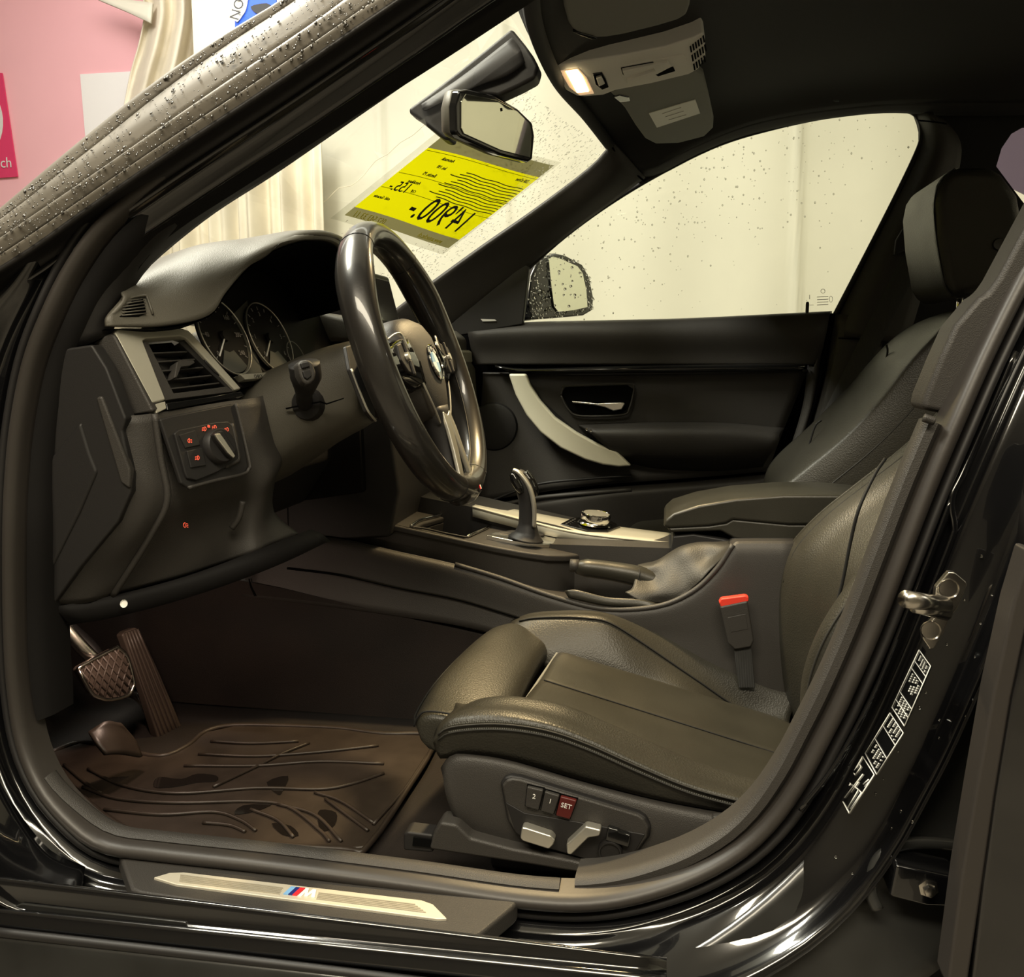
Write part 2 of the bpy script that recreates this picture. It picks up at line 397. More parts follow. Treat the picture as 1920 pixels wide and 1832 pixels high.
# hanging folds of a second sheet at the bonnet end
SHZ = P(455, 245, 2.12).z
rl = tube('curtain_rail', [P(280, 400, 2.10).xy.to_3d()+Vector((0, 0, SHZ+.02)), P(625, 400, 2.10).xy.to_3d()+Vector((0, 0, SHZ+.02))], .012, 'steel', seg=10, n=2)
tag(rl, 'straight steel rail carrying the narrow-fold curtain', 'rail')
def sheet(u, v):
    x = P(300+u*310, 400, 2.12).x; z = v*SHZ
    y = 2.10+0.035*math.sin(u*30+0.4*math.sin(v*3))+0.02*math.sin(u*71)+0.02*math.sin(u*9)
    return Vector((x, y, z+0.01))
g = wallgrid('curtain', sheet, 200, 8, 'curtain', 'grey cream curtain in narrow folds hanging at the bonnet end'); g['category'] = 'curtain'; del g['kind']
s_ = g.modifiers.new('solid', 'SOLIDIFY'); s_.thickness = 0.006
# gathered cream curtain against the pink wall
cu_t = [(160, -12), (230, 12), (300, 30), (350, -10), (400, -30), (445, -40)]
rows = []
for k, (l, r, y) in enumerate([(262, 447, -40), (272, 446, 20), (262, 443, 80), (246, 440, 135), (232, 425, 200), (215, 410, 300), (200, 400, 420), (196, 398, 720), (192, 396, 1052)]):
    row = []
    for i in range(25):
        t = i/24; px = l+(r-l)*(t**1.0)
        row.append(P(px, y, 2.5+0.055*math.sin(t*26+k*0.25)+0.03*math.sin(t*11+1)))
    rows.append(row)
cu = patch('curtain', rows, 'curtain', nu=120, nv=4, thick=0.005); tag(cu, 'gathered cream curtain hanging beside the pink wall', 'curtain')
sw = patch('curtain_swag', [[P(175, -30, 2.52), P(225, -5, 2.5), P(285, 5, 2.46)], [P(182, -2, 2.5), P(230, 18, 2.48), P(281, 42, 2.44)]], 'tarp', nu=16, nv=3, thick=0.012); adopt(sw, cu)
o = pxprism('wall_board', [(150, 139), (262, 133), (270, 330), (166, 330)], 2.74, 0.012, 'white'); tag(o, 'plain white board on the pink wall behind the cream curtain', 'board')
t = thing('poster', P(5, 335, 2.73), 'magenta poster with a white disc and lettering on the pink wall', 'poster')
pp = pxprism('poster_sheet', [(-90, 128), (4, 137), (33, 331), (-90, 340)], 2.735, 0.006, 'poster', t)
o = lathe('poster_disc', [(0.0, 0.0), (0.215, 0.0), (0.215, -0.002), (0, -0.002)], P(-62, 226, 2.733), (0, 1, 0), 'whitetext', t, 40)
text('poster_lettering', 'e.ch', P(3, 306, 2.730), (1, 0, 0), (0, 0, 1), 0.075, 'whitetext', t)
t = thing('banner', P(475, 45, 2.2), 'blue banner with white and black print hanging behind the roof pillar', 'banner')
pxprism('banner_cloth', [(440, -60), (515, -60), (520, 40), (440, 72)], 1.98, 0.008, 'blue', t, 0.002)
pxprism('white_patch', [(436, -40), (466, -40), (463, 8), (455, 28), (440, 38)], 1.974, 0.005, 'whitetext', t, smoothpoly=3)
text('black_lettering', 'NON', P(448, 8, 1.967), RT*0.3+UP, -RT+UP*0.3, 0.055, 'blacktext', t)
for a_ in (446, 510): tube('banner_cord', [P(a_, -58, 1.982), P(a_, -58, 1.982).xy.to_3d()+Vector((0, 0, 3.0))], .003, 'blacktext', t, 6, 1)
pxprism('dark_blot', [(470, 12), (500, 6), (508, 16), (484, 26)], 1.974, 0.004, 'blacktext', t, smoothpoly=3)

# ================================================================== car interior shell
def symY(v, Y): return Vector((v.x, Y, v.z))
# roof lining: far edge follows the door frame, mirrored to the near side
fe = [P(*p) for p in [(1172, 296, .56), (1215, 318, .60), (1300, 276, .60), (1400, 236, .60), (1500, 214, .60), (1600, 201, .60), (1700, 194, .60)]]
fe += [Vector((1.15, .60, 1.475)), Vector((1.7, .58, 1.46))]
hx = 0.178
def hrow(Y, dz, x0, z0):
    r = []
    for i, e in enumerate(fe):
        q = e.copy(); q.y = Y; q.z = e.z+dz*min(1, i/2.0) ; r.append(q)
    r[0] = Vector((x0, Y, z0)); r[1] = Vector((x0+0.07, Y, z0+0.03))
    r[2].z = max(r[2].z, z0+0.045)
    for q in r[2:]: q.z = max(q.z, z0+0.05)
    return r
rows = [fe, hrow(.50, .03, .215, 1.412), hrow(.30, .04, .185, 1.418), hrow(0.0, .05, .163, 1.398), hrow(-.28, .045, .166, 1.385), hrow(-.45, .03, .19, 1.378), [Vector((e.x, -.60, e.z+.02)) for e in fe]]
hl = patch('ceiling', rows, 'headliner', nu=48, nv=6, thick=0.012); tag(hl, 'dark fabric roof lining of the car', None, kind='structure')
o = patch('roof_skin', [[q+Vector((-.03 if i_ == 0 else 0, 0, .035)) for i_, q in enumerate(r)] for r in rows], 'paint', nu=30, nv=4, thick=.004); tag(o, 'black outer roof skin above the lining', None, kind='structure'); o.name = 'trim_roof'
# front header trim: the dark rounded edge over the windscreen
hp = [Vector((.215, .52, 1.405)), Vector((.185, .30, 1.413)), Vector((.163, .0, 1.394)), Vector((.166, -.28, 1.381)), Vector((.19, -.5, 1.37))]
tag(tube('trim_1', hp, 0.012, 'headliner', seg=10, n=8), 'dark edge of the roof lining above the windscreen', None, kind='structure')
# windscreen: slightly bowed glass
def wsp(Y, x):
    b = 0.14*(1-(Y/.6)**2)
    return Vector((x-b, Y, 1.272+0.64*(x-0.03)))
rows = []
for Y in (-.60, -.4, -.2, 0, .2, .4, .60):
    rows.append([wsp(Y, x) for x in (-.50, -.3, -.1, .06, .18, .235+.085*(1-(Y/.6)**2))])
WS = patch('window_1', rows, 'glass', nu=20, nv=3, thick=0.0); tag(WS, 'rain-spotted windscreen of the car', None, kind='structure')
# passenger side window
wp = [(870, 612), (930, 560), (980, 505), (1060, 440), (1150, 375), (1250, 318), (1350, 268), (1450, 240), (1560, 218), (1650, 208), (1700, 210), (1722, 225), (1727, 250), (1722, 275), (1690, 345), (1560, 600), (1300, 612)]
pw = pxprism('window_2', wp, .700, .004, 'glass'); tag(pw, 'rain-spotted side window of the passenger door', None, kind='structure')
# far A-pillar lining
rows = [[P(*p) for p in l] for l in (
  [(720, 600, .62), (800, 540, .60), (900, 468, .585), (1000, 397, .57), (1110, 312, .545), (1149, 268, .51)],
  [(760, 622, .66), (832, 560, .64), (940, 480, .625), (1050, 410, .60), (1135, 345, .575), (1180, 300, .555)],
  [(800, 660, .70), (868, 600, .69), (985, 505, .675), (1075, 433, .66), (1150, 378, .645), (1210, 334, .63)])]
pil = patch('trim_2', rows, 'plastic', nu=24, nv=6, thick=0.01); tag(pil, 'dark slanted windscreen pillar lining on the passenger side', None, kind='structure')
o = pxprism('airbag_badge', [(1072, 362), (1108, 338), (1112, 346), (1106, 356), (1082, 373), (1074, 370)], .602, .006, 'plastic', pil, 0.0015, label='small rounded blank badge')
tube('pillar_joint', [P(1142, 268, .5), P(1170, 305, .57), P(1208, 340, .63)], 0.0022, 'void', pil, 6)
# far door frame seal around the window
sp = [P(a, b, .685) for a, b in [(985, 506), (1060, 440), (1150, 375), (1250, 316), (1350, 268), (1450, 238), (1560, 215), (1650, 205), (1702, 206), (1724, 222), (1730, 250), (1724, 278), (1692, 347), (1640, 450), (1562, 600)]]
wseal = tube('window_seal', sp, 0.009, 'rubber_dark', seg=8, n=5, squash=(1, .7))
# B-pillar lining far side and rear quarter
rows = [[P(*p) for p in l] for l in (
  [(1708, 205, .69), (1722, 250, .69), (1714, 290, .69), (1678, 366, .69), (1628, 466, .69), (1562, 600, .695), (1556, 632, .695)],
  [(1745, 214, .635), (1762, 256, .635), (1755, 300, .635), (1722, 376, .635), (1676, 470, .635), (1618, 588, .64), (1608, 632, .64)],
  [(1768, 220, .645), (1800, 262, .65), (1800, 310, .65), (1780, 380, .65), (1750, 480, .65), (1715, 600, .65), (1700, 645, .65)])]
bp = patch('trim_3', rows, 'plastic', nu=30, nv=5, thick=0.01); tag(bp, 'dark centre pillar lining behind the passenger window', None, kind='structure')
tube('pillar_joint', [P(1722, 226, .655), P(1745, 228, .632), P(1775, 232, .64)], 0.0018, 'void', bp, 6)
lowB = [[P(*p) for p in l] for l in (
  [(1558, 588, .69), (1552, 640, .69), (1540, 720, .69), (1500, 850, .69), (1480, 960, .69)],
  [(1578, 590, .66), (1574, 640, .66), (1556, 720, .66), (1525, 850, .66), (1505, 960, .66)],
  [(1660, 590, .66), (1655, 640, .66), (1640, 720, .66), (1620, 850, .66), (1600, 960, .66)])]
lb = patch('trim_4', lowB, 'plastic', nu=20, nv=3, thick=0.01, linear=True); tag(lb, 'lower centre pillar lining beside the passenger seat', None, kind='structure')
tube('panel_joint', [P(1572, 634, .655), P(1655, 638, .655)], 0.0016, 'void', lb, 6)
rq = prism('wall_passenger_rear', [P(a, b, .70) for a, b in [(1735, 130), (2300, 60), (2300, 190), (1925, 234), (1897, 250), (1878, 278), (1868, 312), (1925, 388), (2300, 560), (2300, 1200), (1500, 1200), (1585, 600), (1740, 270)]], (0, .03, 0), 'headliner')
tag(rq, 'black rear door lining behind the passenger seat', None, kind='structure')
rw = pxprism('window_3', [(1850, 200), (2280, 150), (2280, 540), (1850, 330)], .735, .004, 'glass_tint'); tag(rw, 'tinted rear side window', None, kind='structure')
rr_ = [fe[0:7]+[Vector((1.05, .60, 1.475)), Vector((1.5, .60, 1.47))], [q+Vector((0, .05, -.005)) for q in fe[0:7]]+[Vector((1.05, .66, 1.465)), Vector((1.5, .66, 1.46))], [P(*p) for p in [(1200, 348, .70), (1250, 323, .70), (1350, 273, .70), (1450, 244, .70), (1560, 221, .70), (1650, 211, .70), (1708, 211, .70), (1800, 200, .70), (2100, 160, .70)]]]
o = patch('trim_6', rr_, 'headliner', nu=40, nv=4, thick=.008); tag(o, 'dark roof rail lining above the passenger window', None, kind='structure')
slab('wall_cabin_rear', (1.75, -.72, .3), (1.78, .74, 1.02), 'headliner', 'dark tailgate lining at the back of the cabin')
slab('wall_driver_rear', (.80, -.72, .3), (1.75, -.70, .98), 'headliner', 'dark rear door lining behind the driver seat')
# near A-pillar lining (black inside face of the slanted pillar)
rows = [[P(*p) for p in l] for l in (
  [(1010, -70, -.56), (785, 70, -.585), (560, 212, -.615), (400, 316, -.64), (290, 392, -.66), (205, 475, -.675), (150, 570, -.69), (116, 650, -.695)],
  [(1018, -55, -.53), (800, 92, -.555), (590, 238, -.59), (430, 345, -.615), (320, 425, -.635), (245, 505, -.65), (195, 590, -.67), (165, 645, -.68)],
  [(1005, -8, -.48), (950, 30, -.49), (720, 186, -.52), (525, 321, -.55), (400, 402, -.575), (300, 482, -.60), (262, 524, -.62), (226, 586, -.645), (212, 622, -.66)])]
pa = patch('trim_5', rows, 'plastic_dark', nu=40, nv=6, thick=0.012); tag(pa, 'black slanted windscreen pillar lining beside the driver', None, kind='structure')
# cabin floor carpet, bulkhead, tunnel side, inner sill
fl = [[Vector(p) for p in l] for l in (
  [(-.95, Y_, .62), (-.86, Y_, .50), (-.76, Y_, .38), (-.66, Y_, .317), (-.5, Y_, .308), (-.2, Y_, .308), (.3, Y_, .308), (1.2, Y_, .308)] for Y_ in (-.70, -.45, -.17))]
o = patch('floor', fl, 'carpet', nu=40, nv=4, thick=0.01); tag(o, 'dark brown carpet of the driver footwell', None, kind='structure')
fp = [[Vector((q.x, -q.y, q.z)) for q in r] for r in fl]
o = patch('floor', fp, 'carpet', nu=30, nv=3, thick=0.01); tag(o, 'dark carpet of the passenger footwell', None, kind='structure')
o = slab('wall_bulkhead', (-1.0, -.72, .3), (-.96, .72, .95), 'carpet', 'carpeted bulkhead behind the pedals')
o = prism('wall_footwell', [(-.96, -.715, .30), (-.96, -.715, .92), (-.37, -.715, .92), (-.36, -.715, .62), (-.37, -.715, .52), (-.34, -.715, .40), (-.26, -.715, .34), (-.26, -.715, .30)], (0, .015, 0), 'black', None); tag(o, 'carpeted outer side of the driver footwell', None, kind='structure')
o = prism('wall_tunnel', [(-.96, -.165, .29), (1.0, -.165, .29), (1.0, -.165, .39), (.3, -.165, .42), (-.30, -.165, .53), (-.96, -.165, .62)], (0, .02, 0), 'carpet', None); tag(o, 'dark carpeted side of the centre tunnel', None, kind='structure')
# ================================================================== car body round the open doorway
body = thing('car_body', (0.25, -.80, 0.30), 'glossy black car body framing the open driver doorway', 'car body')
ring = [(1000, -80, -.58), (785, 62, -.60), (560, 205, -.625), (400, 308, -.645), (285, 382, -.665), (215, 440, -.68), (158, 520, -.69), (118, 600, -.70), (84, 690, -.705), (62, 800, -.71), (52, 900, -.715), (48, 1000, -.72), (48, 1150, -.72), (54, 1280, -.725), (72, 1375, -.73), (108, 1447, -.735), (160, 1500, -.74), (225, 1543, -.742), (320, 1557, -.743), (520, 1578, -.743), (780, 1610, -.743), (1000, 1640, -.743), (1130, 1640, -.74), (1250, 1608, -.735), (1340, 1562, -.73), (1400, 1508, -.725), (1450, 1436, -.72), (1485, 1370, -.715), (1530, 1280, -.71), (1580, 1165, -.70), (1625, 1048, -.695), (1680, 905, -.685), (1735, 775, -.675), (1795, 640, -.66), (1865, 500, -.645), (1935, 375, -.63), (2010, 230, -.61)]
rp = [Vector(q) for q in ((.80, -.565, 1.44), (.62, -.555, 1.462), (.42, -.56, 1.445), (.30, -.57, 1.40))]+[P(*p) for p in ring]+[Vector((.835, -.59, 1.36))]
RN = 240
cum = [0]
dd = cr(rp, 12)
for a, b in zip(dd, dd[1:]): cum.append(cum[-1]+(b-a).length)
key = [cum[i*12]/cum[-1] for i in range(len(rp))][4:]
RP = resample(rp, RN)
RNRM = []
for i in range(RN):
    t = (RP[min(RN-1, i+1)]-RP[max(0, i-1)]); t.y = 0; t.normalize(); RNRM.append(Vector((t.z, 0, -t.x)))
def wts(i):
    # blend weights: A pillar / hinge pillar / sill / B pillar along the ring
    s = i/(RN-1)
    ks = [(0, 'A'), (key[6], 'A'), (key[10], 'H'), (key[13], 'H'), (key[17], 'S'), (key[21], 'S'), (key[26], 'B'), (1.01, 'B')]
    for (a, p), (b, q) in zip(ks, ks[1:]):
        if a <= s <= b:
            t = (s-a)/max(1e-6, b-a); t = t*t*(3-2*t); return p, q, t
    return 'B', 'B', 0
def ringsweep(name, prof, m, i0=0, i1=RN-1, parent=body, label=None, rounded=0, thick=0.0):
    # prof: dict kind -> list of (outward n, sideways b)
    if rounded: prof = {q: [(v.x, v.y) for v in cr([Vector((a, b, 0)) for a, b in l], rounded)] for q, l in prof.items()}
    verts = []; k = len(prof['S'])
    for i in range(i0, i1+1):
        a, b, t = wts(i)
        for (n0, y0), (n1, y1) in zip(prof[a], prof[b]):
            n = n0+(n1-n0)*t; y = y0+(y1-y0)*t; verts.append(RP[i]+RNRM[i]*n+Vector((0, y, 0)))
    faces = [(i*k+j, (i+1)*k+j, (i+1)*k+j+1, i*k+j+1) for i in range(i1-i0) for j in range(k-1)]
    faces = orient(verts, faces)
    o = link_mesh(name, verts, faces, m, parent, True, label)
    o.data.set_sharp_from_angle(angle=math.radians(50))
    if thick:
        s = o.modifiers.new('s', 'SOLIDIFY'); s.thickness = thick; s.offset = -1
    return o
iS = int(key[18]*(RN-1)); iE = int(key[21]*(RN-1))
# inner lip and two rubber seals
OFF = {'A': (0, 0), 'H': (0, 0), 'S': (.002, -.016), 'B': (.014, 0)}
def same(l): return {k: [(n+o[0], b+o[1]) for n, b in l] for k, o in OFF.items()}
lipA = [(-.018, .05), (-.016, .014), (-.006, .004), (0.0, .002), (.003, .012)]
lipS = [(.010, .03), (.008, .02), (.004, .008), (0.0, .006), (.003, .012)]
ringsweep('inner_lip', {'A': lipA, 'H': lipA, 'S': lipS, 'B': lipS}, 'black', 0, int(key[14]*(RN-1)))
arc = [(0.004+.0085*(1-math.cos(a*math.pi/8)), -.004-.013*math.sin(a*math.pi/8)) for a in range(9)]
ringsweep('door_seal', same([(.002, .02)]+arc+[(.023, .01)]), 'rubber', label='soft grey rubber door seal')
arc2 = [(0.024+.005*(1-math.cos(a*math.pi/6)), -.002-.007*math.sin(a*math.pi/6)) for a in range(7)]
ringsweep('secondary_seal', same([(.022, .02)]+arc2+[(.036, .008)]), 'rubber_dark')
FL = {
 'B': [(.048, .012), (.052, .004), (.055, -.004), (.058, .000), (.066, .002), (.070, -.008), (.085, -.013), (.104, -.019), (.111, -.026), (.116, -.040), (.121, -.041), (.125, -.034), (.127, .05), (.128, .09)],
 'S': [(.036, -.010), (.038, -.020), (.043, -.028), (.045, -.031), (.047, -.038), (.051, -.044), (.054, -.070), (.059, -.098), (.062, -.112), (.065, -.120), (.071, -.126), (.080, -.128), (.086, -.123), (.101, -.122)],
 'H': [(.034, .012), (.040, .004), (.043, -.004), (.050, .000), (.060, .002), (.066, -.008), (.085, -.013), (.104, -.015), (.115, -.018), (.120, -.025), (.130, -.030), (.150, -.034), (.17, -.03), (.20, .02)],
 'A': [(.034, .010), (.037, .004), (.039, -.002), (.041, .004), (.044, .005), (.047, .000), (.049, -.004), (.051, -.008), (.053, -.010), (.055, -.012), (.057, -.012), (.059, -.010), (.061, .0), (.063, .02)]}
ringsweep('door_frame', FL, 'paint', rounded=4)
# inner sill trim (textured) and the B-pillar linings
ringsweep('sill_trim', {k: [(.030, .010), (.004, .004), (0, -.002), (.001, -.010), (.004, -.016), (.010, -.014)] for k in 'AHSB'}, 'plastic', iS-10, iE+2, label='textured brown black sill trim')
iB = int(key[32]*(RN-1))
ringsweep('pillar_lining', {k: [(.010, .05), (.001, .010), (0, -.004), (.004, -.009), (.012, -.009), (.018, .0)] for k in 'AHSB'}, 'plastic', iE+3, iB, label='grained lower pillar lining')
verts = [(1729, 768), (1733, 742), (1762, 672), (1790, 610), (1836, 556), (1852, 548), (1872, 520), (1930, 412), (1990, 300), (2090, 120), (2130, 140), (2020, 340), (1960, 460), (1900, 590), (1850, 690), (1805, 782), (1770, 776)]
prism('upper_pillar_lining', [P(a, b, -.655) for a, b in verts], (0, .05, 0), 'plastic', body, 0.006, 3, label='grained upper pillar lining')
tube('lining_clip', [P(1732, 783, -.69), P(1752, 790, -.69)], 0.004, 'plastic', body, 8)
# pressed creases and raised lines in the B-pillar paint
def ringpt(px, py, Y): return P(px, py, Y)
tube('pressed_crease', [P(1905, 660, -.66), P(1850, 790, -.67), P(1810, 880, -.68), P(1785, 935, -.69), P(1790, 985, -.69), P(1785, 1010, -.692), P(1750, 1100, -.70), P(1735, 1140, -.70)], 0.0045, 'paint', body, 8, squash=(1, .6))
tube('pressed_crease', [P(1785, 935, -.69), P(1745, 1040, -.70), P(1690, 1180, -.71), P(1640, 1300, -.72), P(1570, 1430, -.735), P(1500, 1520, -.745)], 0.004, 'paint', body, 8, squash=(1, .6))
# outer wet band of the windscreen pillar, in ridged steps
A0 = [(-60, 545), (60, 470), (170, 392), (330, 283), (500, 172), (640, 77), (760, -5), (860, -75), (1080, -215), (1350, -330), (1700, -380)]
A1 = [(-60, 520), (60, 440), (170, 365), (330, 255), (500, 142), (640, 45), (720, -12), (800, -70), (1020, -218), (1300, -347), (1700, -402)]
A2 = [(-60, 488), (60, 405), (170, 330), (330, 218), (480, 115), (590, 40), (660, -12), (740, -70), (960, -216), (1260, -360), (1700, -424)]
A3 = [(-60, 455), (30, 390), (120, 318), (200, 255), (300, 175), (420, 88), (540, 10), (640, -60), (890, -212), (1200, -372), (1700, -444)]
A4 = [(-60, 447), (0, 398), (95, 315), (192, 233), (300, 150), (420, 70), (520, 14), (630, -60), (880, -216), (1190, -380), (1700, -452)]
def arow(l, y0, y1): return [P(a, b, y0+(y1-y0)*(i/7 if i < 8 else 1+(i-7)*.18)) for i, (a, b) in enumerate(l)]
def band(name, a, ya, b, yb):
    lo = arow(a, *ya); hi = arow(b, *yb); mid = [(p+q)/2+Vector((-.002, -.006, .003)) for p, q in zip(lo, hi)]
    patch(name, [lo, mid, hi], 'pillar_band', body, nu=40, nv=4, thick=0.004, label='wet pillar trim with the beige reflection in its colour')
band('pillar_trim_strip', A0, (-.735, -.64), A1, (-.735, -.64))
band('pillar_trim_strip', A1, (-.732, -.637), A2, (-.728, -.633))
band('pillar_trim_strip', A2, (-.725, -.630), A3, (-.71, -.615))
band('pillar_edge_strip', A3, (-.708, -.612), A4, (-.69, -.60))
patch('pillar_gutter', [arow(A0, -.737, -.642), arow([(a+10, b+14) for a, b in A0], -.715, -.62), arow([(a+24, b+34) for a, b in A0], -.705, -.61)], 'rubber_dark', body, nu=40, nv=3, thick=0.004)
patch('pillar_gutter', [arow([(a+24, b+34) for a, b in A0], -.712, -.617), arow([(a+36, b+50) for a, b in A0], -.70, -.605), arow([(a+60, b+80) for a, b in A0], -.69, -.60)], 'gloss', body, nu=40, nv=3, thick=0.004)
# drops of water on that band
pts = []
for k in range(1500):
    i = rnd.random(); s = rnd.random()**0.8; j = i*6.99; a = int(j); f = j-a
    l0 = [A0, A1, A2, A3, A4]; yy = [(-.738, -.643), (-.738, -.643), (-.733, -.638), (-.718, -.622), (-.69, -.60)]
    q = s*3.6; b = int(q); g_ = q-b
    def pt(L, y):
        p0 = L[a]; p1 = L[min(a+1, len(L)-1)]; Y = y[0]+(y[1]-y[0])*i
        return P(p0[0]+(p1[0]-p0[0])*f, p0[1]+(p1[1]-p0[1])*f, Y)
    p = pt(l0[b], yy[b]).lerp(pt(l0[b+1], yy[b+1]), g_)+Vector((-.001, -.003, .002))
    pts.append((p, Vector((-.25, -.8, .55)), rnd.choice((.0005, .0006, .0008, .001, .0016)), rnd.uniform(1, 1.5)))
drops('water_drops', pts, 'drop_dark', body, 'beads of rain water')
# fixed plates, lower sill and guard
SG = Plane(P(225, 1612, -.765), P(965, 1692, -.765), P(520, 1745, -.862))
go = [(222, 1608), (480, 1634), (760, 1666), (960, 1688), (972, 1700), (962, 1712), (902, 1762), (880, 1770), (850, 1769), (560, 1728), (262, 1684), (246, 1676)]
gd = prism('sill_guard', SG.pts(go, .006), -SG.n*.02, 'plastic', body, 0.004, 3, label='black plastic door sill guard')
gi = [(288, 1660), (318, 1651), (345, 1650), (790, 1703), (812, 1711), (838, 1738), (820, 1739), (330, 1673)]
prism('aluminium_strip', SG.pts(gi, .0085), -SG.n*.004, 'alu_brushed', gd, 0.001, label='brushed aluminium inlay')
def sgl(l, nm, m, h=.0095, d=.002): prism(nm, SG.pts(l, h), -SG.n*d, m, gd)
for k in range(5):
    f = k/4
    a = (338+f*6-8*k/4, 1656+f*12); b = (530-f*6, 1681+f*11)
    sgl([a, b, (b[0], b[1]+1.3), (a[0], a[1]+1.3)], 'strip_rib', 'alu_groove')
    a = (597-f*4, 1690+f*11); b = (778+f*20, 1712+f*15)
    sgl([a, b, (b[0], b[1]+1.3), (a[0], a[1]+1.3)], 'strip_rib', 'alu_groove')
sgl([(531, 1693), (546, 1679), (555, 1680), (540, 1694)], 'light_blue_stripe', 'mblue')
sgl([(540, 1694), (555, 1680), (563, 1681), (548, 1695)], 'navy_stripe', 'mnavy')
sgl([(548, 1695), (563, 1681), (572, 1682), (556, 1696)], 'red_stripe', 'mred')
sgl([(558, 1697), (574, 1682), (579, 1683), (577, 1692), (587, 1684), (593, 1685), (590, 1700), (583, 1699), (585, 1691), (576, 1698), (570, 1698), (572, 1690), (565, 1698)], 'letter_m', 'emwhite')
# outer sill steps below the guard
def sillrow(px0, py0, px1, py1, Y): return [P(px0, py0, Y), P((px0+px1)/2, (py0+py1)/2, Y), P(px1, py1, Y)]
patch('sill_step', [sillrow(-60, 1640, 1250, 1798, -.866), sillrow(-60, 1690, 1250, 1822, -.870), sillrow(-60, 1700, 1250, 1836, -.878), sillrow(-60, 1735, 1250, 1872, -.885)], 'paint', body, nu=20, nv=4, thick=.004)
ss = patch('sill_skirt', [sillrow(-60, 1744, 1250, 1884, -.878), sillrow(-60, 1752, 1250, 1892, -.892), sillrow(-60, 1800, 1250, 1925, -.900), sillrow(-60, 1870, 1250, 1990, -.91)], 'paint_dirty', body, nu=20, nv=4, thick=.004)
tube('skirt_bead', [P(-60, 1742, -.889), P(500, 1806, -.889), P(1100, 1880, -.889)], .0045, 'rubber_dark', body, 8)
prism('protective_film', [P(a, b, -.872) for a, b in [(12, 1706), (40, 1695), (348, 1730), (352, 1738), (350, 1768), (60, 1738), (0, 1728)]], (0, .003, 0), 'paint_dirty', body, 0.001, label='dull scuffed protective film')
# hinge pillar outside, lower left
patch('hinge_pillar', [[P(*p) for p in l] for l in ([(-60, 1250, -.76), (-30, 1400, -.765), (20, 1500, -.77), (90, 1590, -.775), (160, 1625, -.78)], [(-120, 1280, -.79), (-90, 1450, -.80), (-30, 1560, -.81), (60, 1650, -.82), (150, 1690, -.83)], [(-160, 1320, -.86), (-140, 1500, -.87), (-80, 1620, -.875), (20, 1700, -.875), (150, 1720, -.872)])], 'paint', body, nu=24, nv=4, thick=.004)
# door striker
SK = Plane(P(1780, 1080, -.735), P(1735, 1215, -.745), P(1700, 1130, -.70))
def skp(x, y): return 1500+x/3.331, 700+y/3.331
skl = [skp(*q) for q in [(932, 1240), (968, 1244), (1040, 1305), (1044, 1330), (985, 1470), (935, 1530), (895, 1630), (838, 1722), (810, 1724), (766, 1660), (768, 1610), (850, 1520), (840, 1420), (848, 1340), (905, 1270)]]
plate = prism('door_striker', [P(a, b, -.772) for a, b in skl], (0, .008, 0), 'steel', body, 0.0012, label='zinc steel door striker')
a0 = P(*skp(660, 1410), -.815); a1 = P(*skp(905, 1450), -.774)
tube('striker_bar', [a0, a1], .0075, 'steel', plate, 14, 2)
b0 = P(*skp(720, 1450), -.80); b1 = P(*skp(910, 1500), -.774)
tube('striker_bar', [b0, b1], .0065, 'steel', plate, 14, 2)
for q in ((928, 1345), (815, 1605)):
    c = P(*skp(*q), -.7725)
    lathe('striker_screw', [(0, 0), (.0075, 0), (.0085, -.0015), (.0085, .001)], c, (0, 1, 0), 'steel', plate, 16)
# B-pillar stickers
ST = Plane(P(1735, 1235, -.742), P(1600, 1520, -.752), P(1640, 1420, -.741))
def stp(x, y): return 1400+x/2.202, 1000+y/2.202
def sticker(l, nm, lb):
    return plprism(nm, ST, [stp(*q) for q in l], .0015, .001, 'gloss', body, label=lb)
def stline(st, a, b, wd=1.2):
    p, q = ST.at(*stp(*a), .002), ST.at(*stp(*b), .002)
    tube('printed_line', [p, q], wd*.00028, 'whitetext', st, 4, 1)
s1 = sticker([(487, 925), (537, 1000), (432, 1162), (388, 1085)], 'jacking_sticker', 'black sticker with white jacking pictogram')
for a, b in [((487, 925), (535, 1000)), ((535, 1000), (432, 1160)), ((432, 1160), (392, 1088)), ((392, 1088), (487, 925)), ((412, 1058), (430, 1022)), ((430, 1022), (437, 1040)), ((437, 1040), (412, 1058)), ((425, 1138), (470, 1062)), ((470, 1062), (482, 1075)), ((482, 1075), (437, 1142)), ((412, 1095), (488, 998)), ((440, 1040), (470, 1062)), ((470, 1030), (440, 1072)), ((448, 990), (472, 955)), ((472, 955), (480, 968)), ((480, 968), (456, 1002)), ((456, 1002), (448, 990)), ((490, 1040), (512, 1020)), ((495, 1050), (515, 1030))]:
    stline(s1, a, b, 2.2)
s2 = sticker([(600, 745), (655, 828), (545, 1000), (497, 912)], 'tyre_pressure_sticker', 'black sticker with white printed tables')
s3 = sticker([(720, 485), (768, 552), (660, 800), (608, 722)], 'tyre_pressure_sticker', 'black sticker with white printed tables')
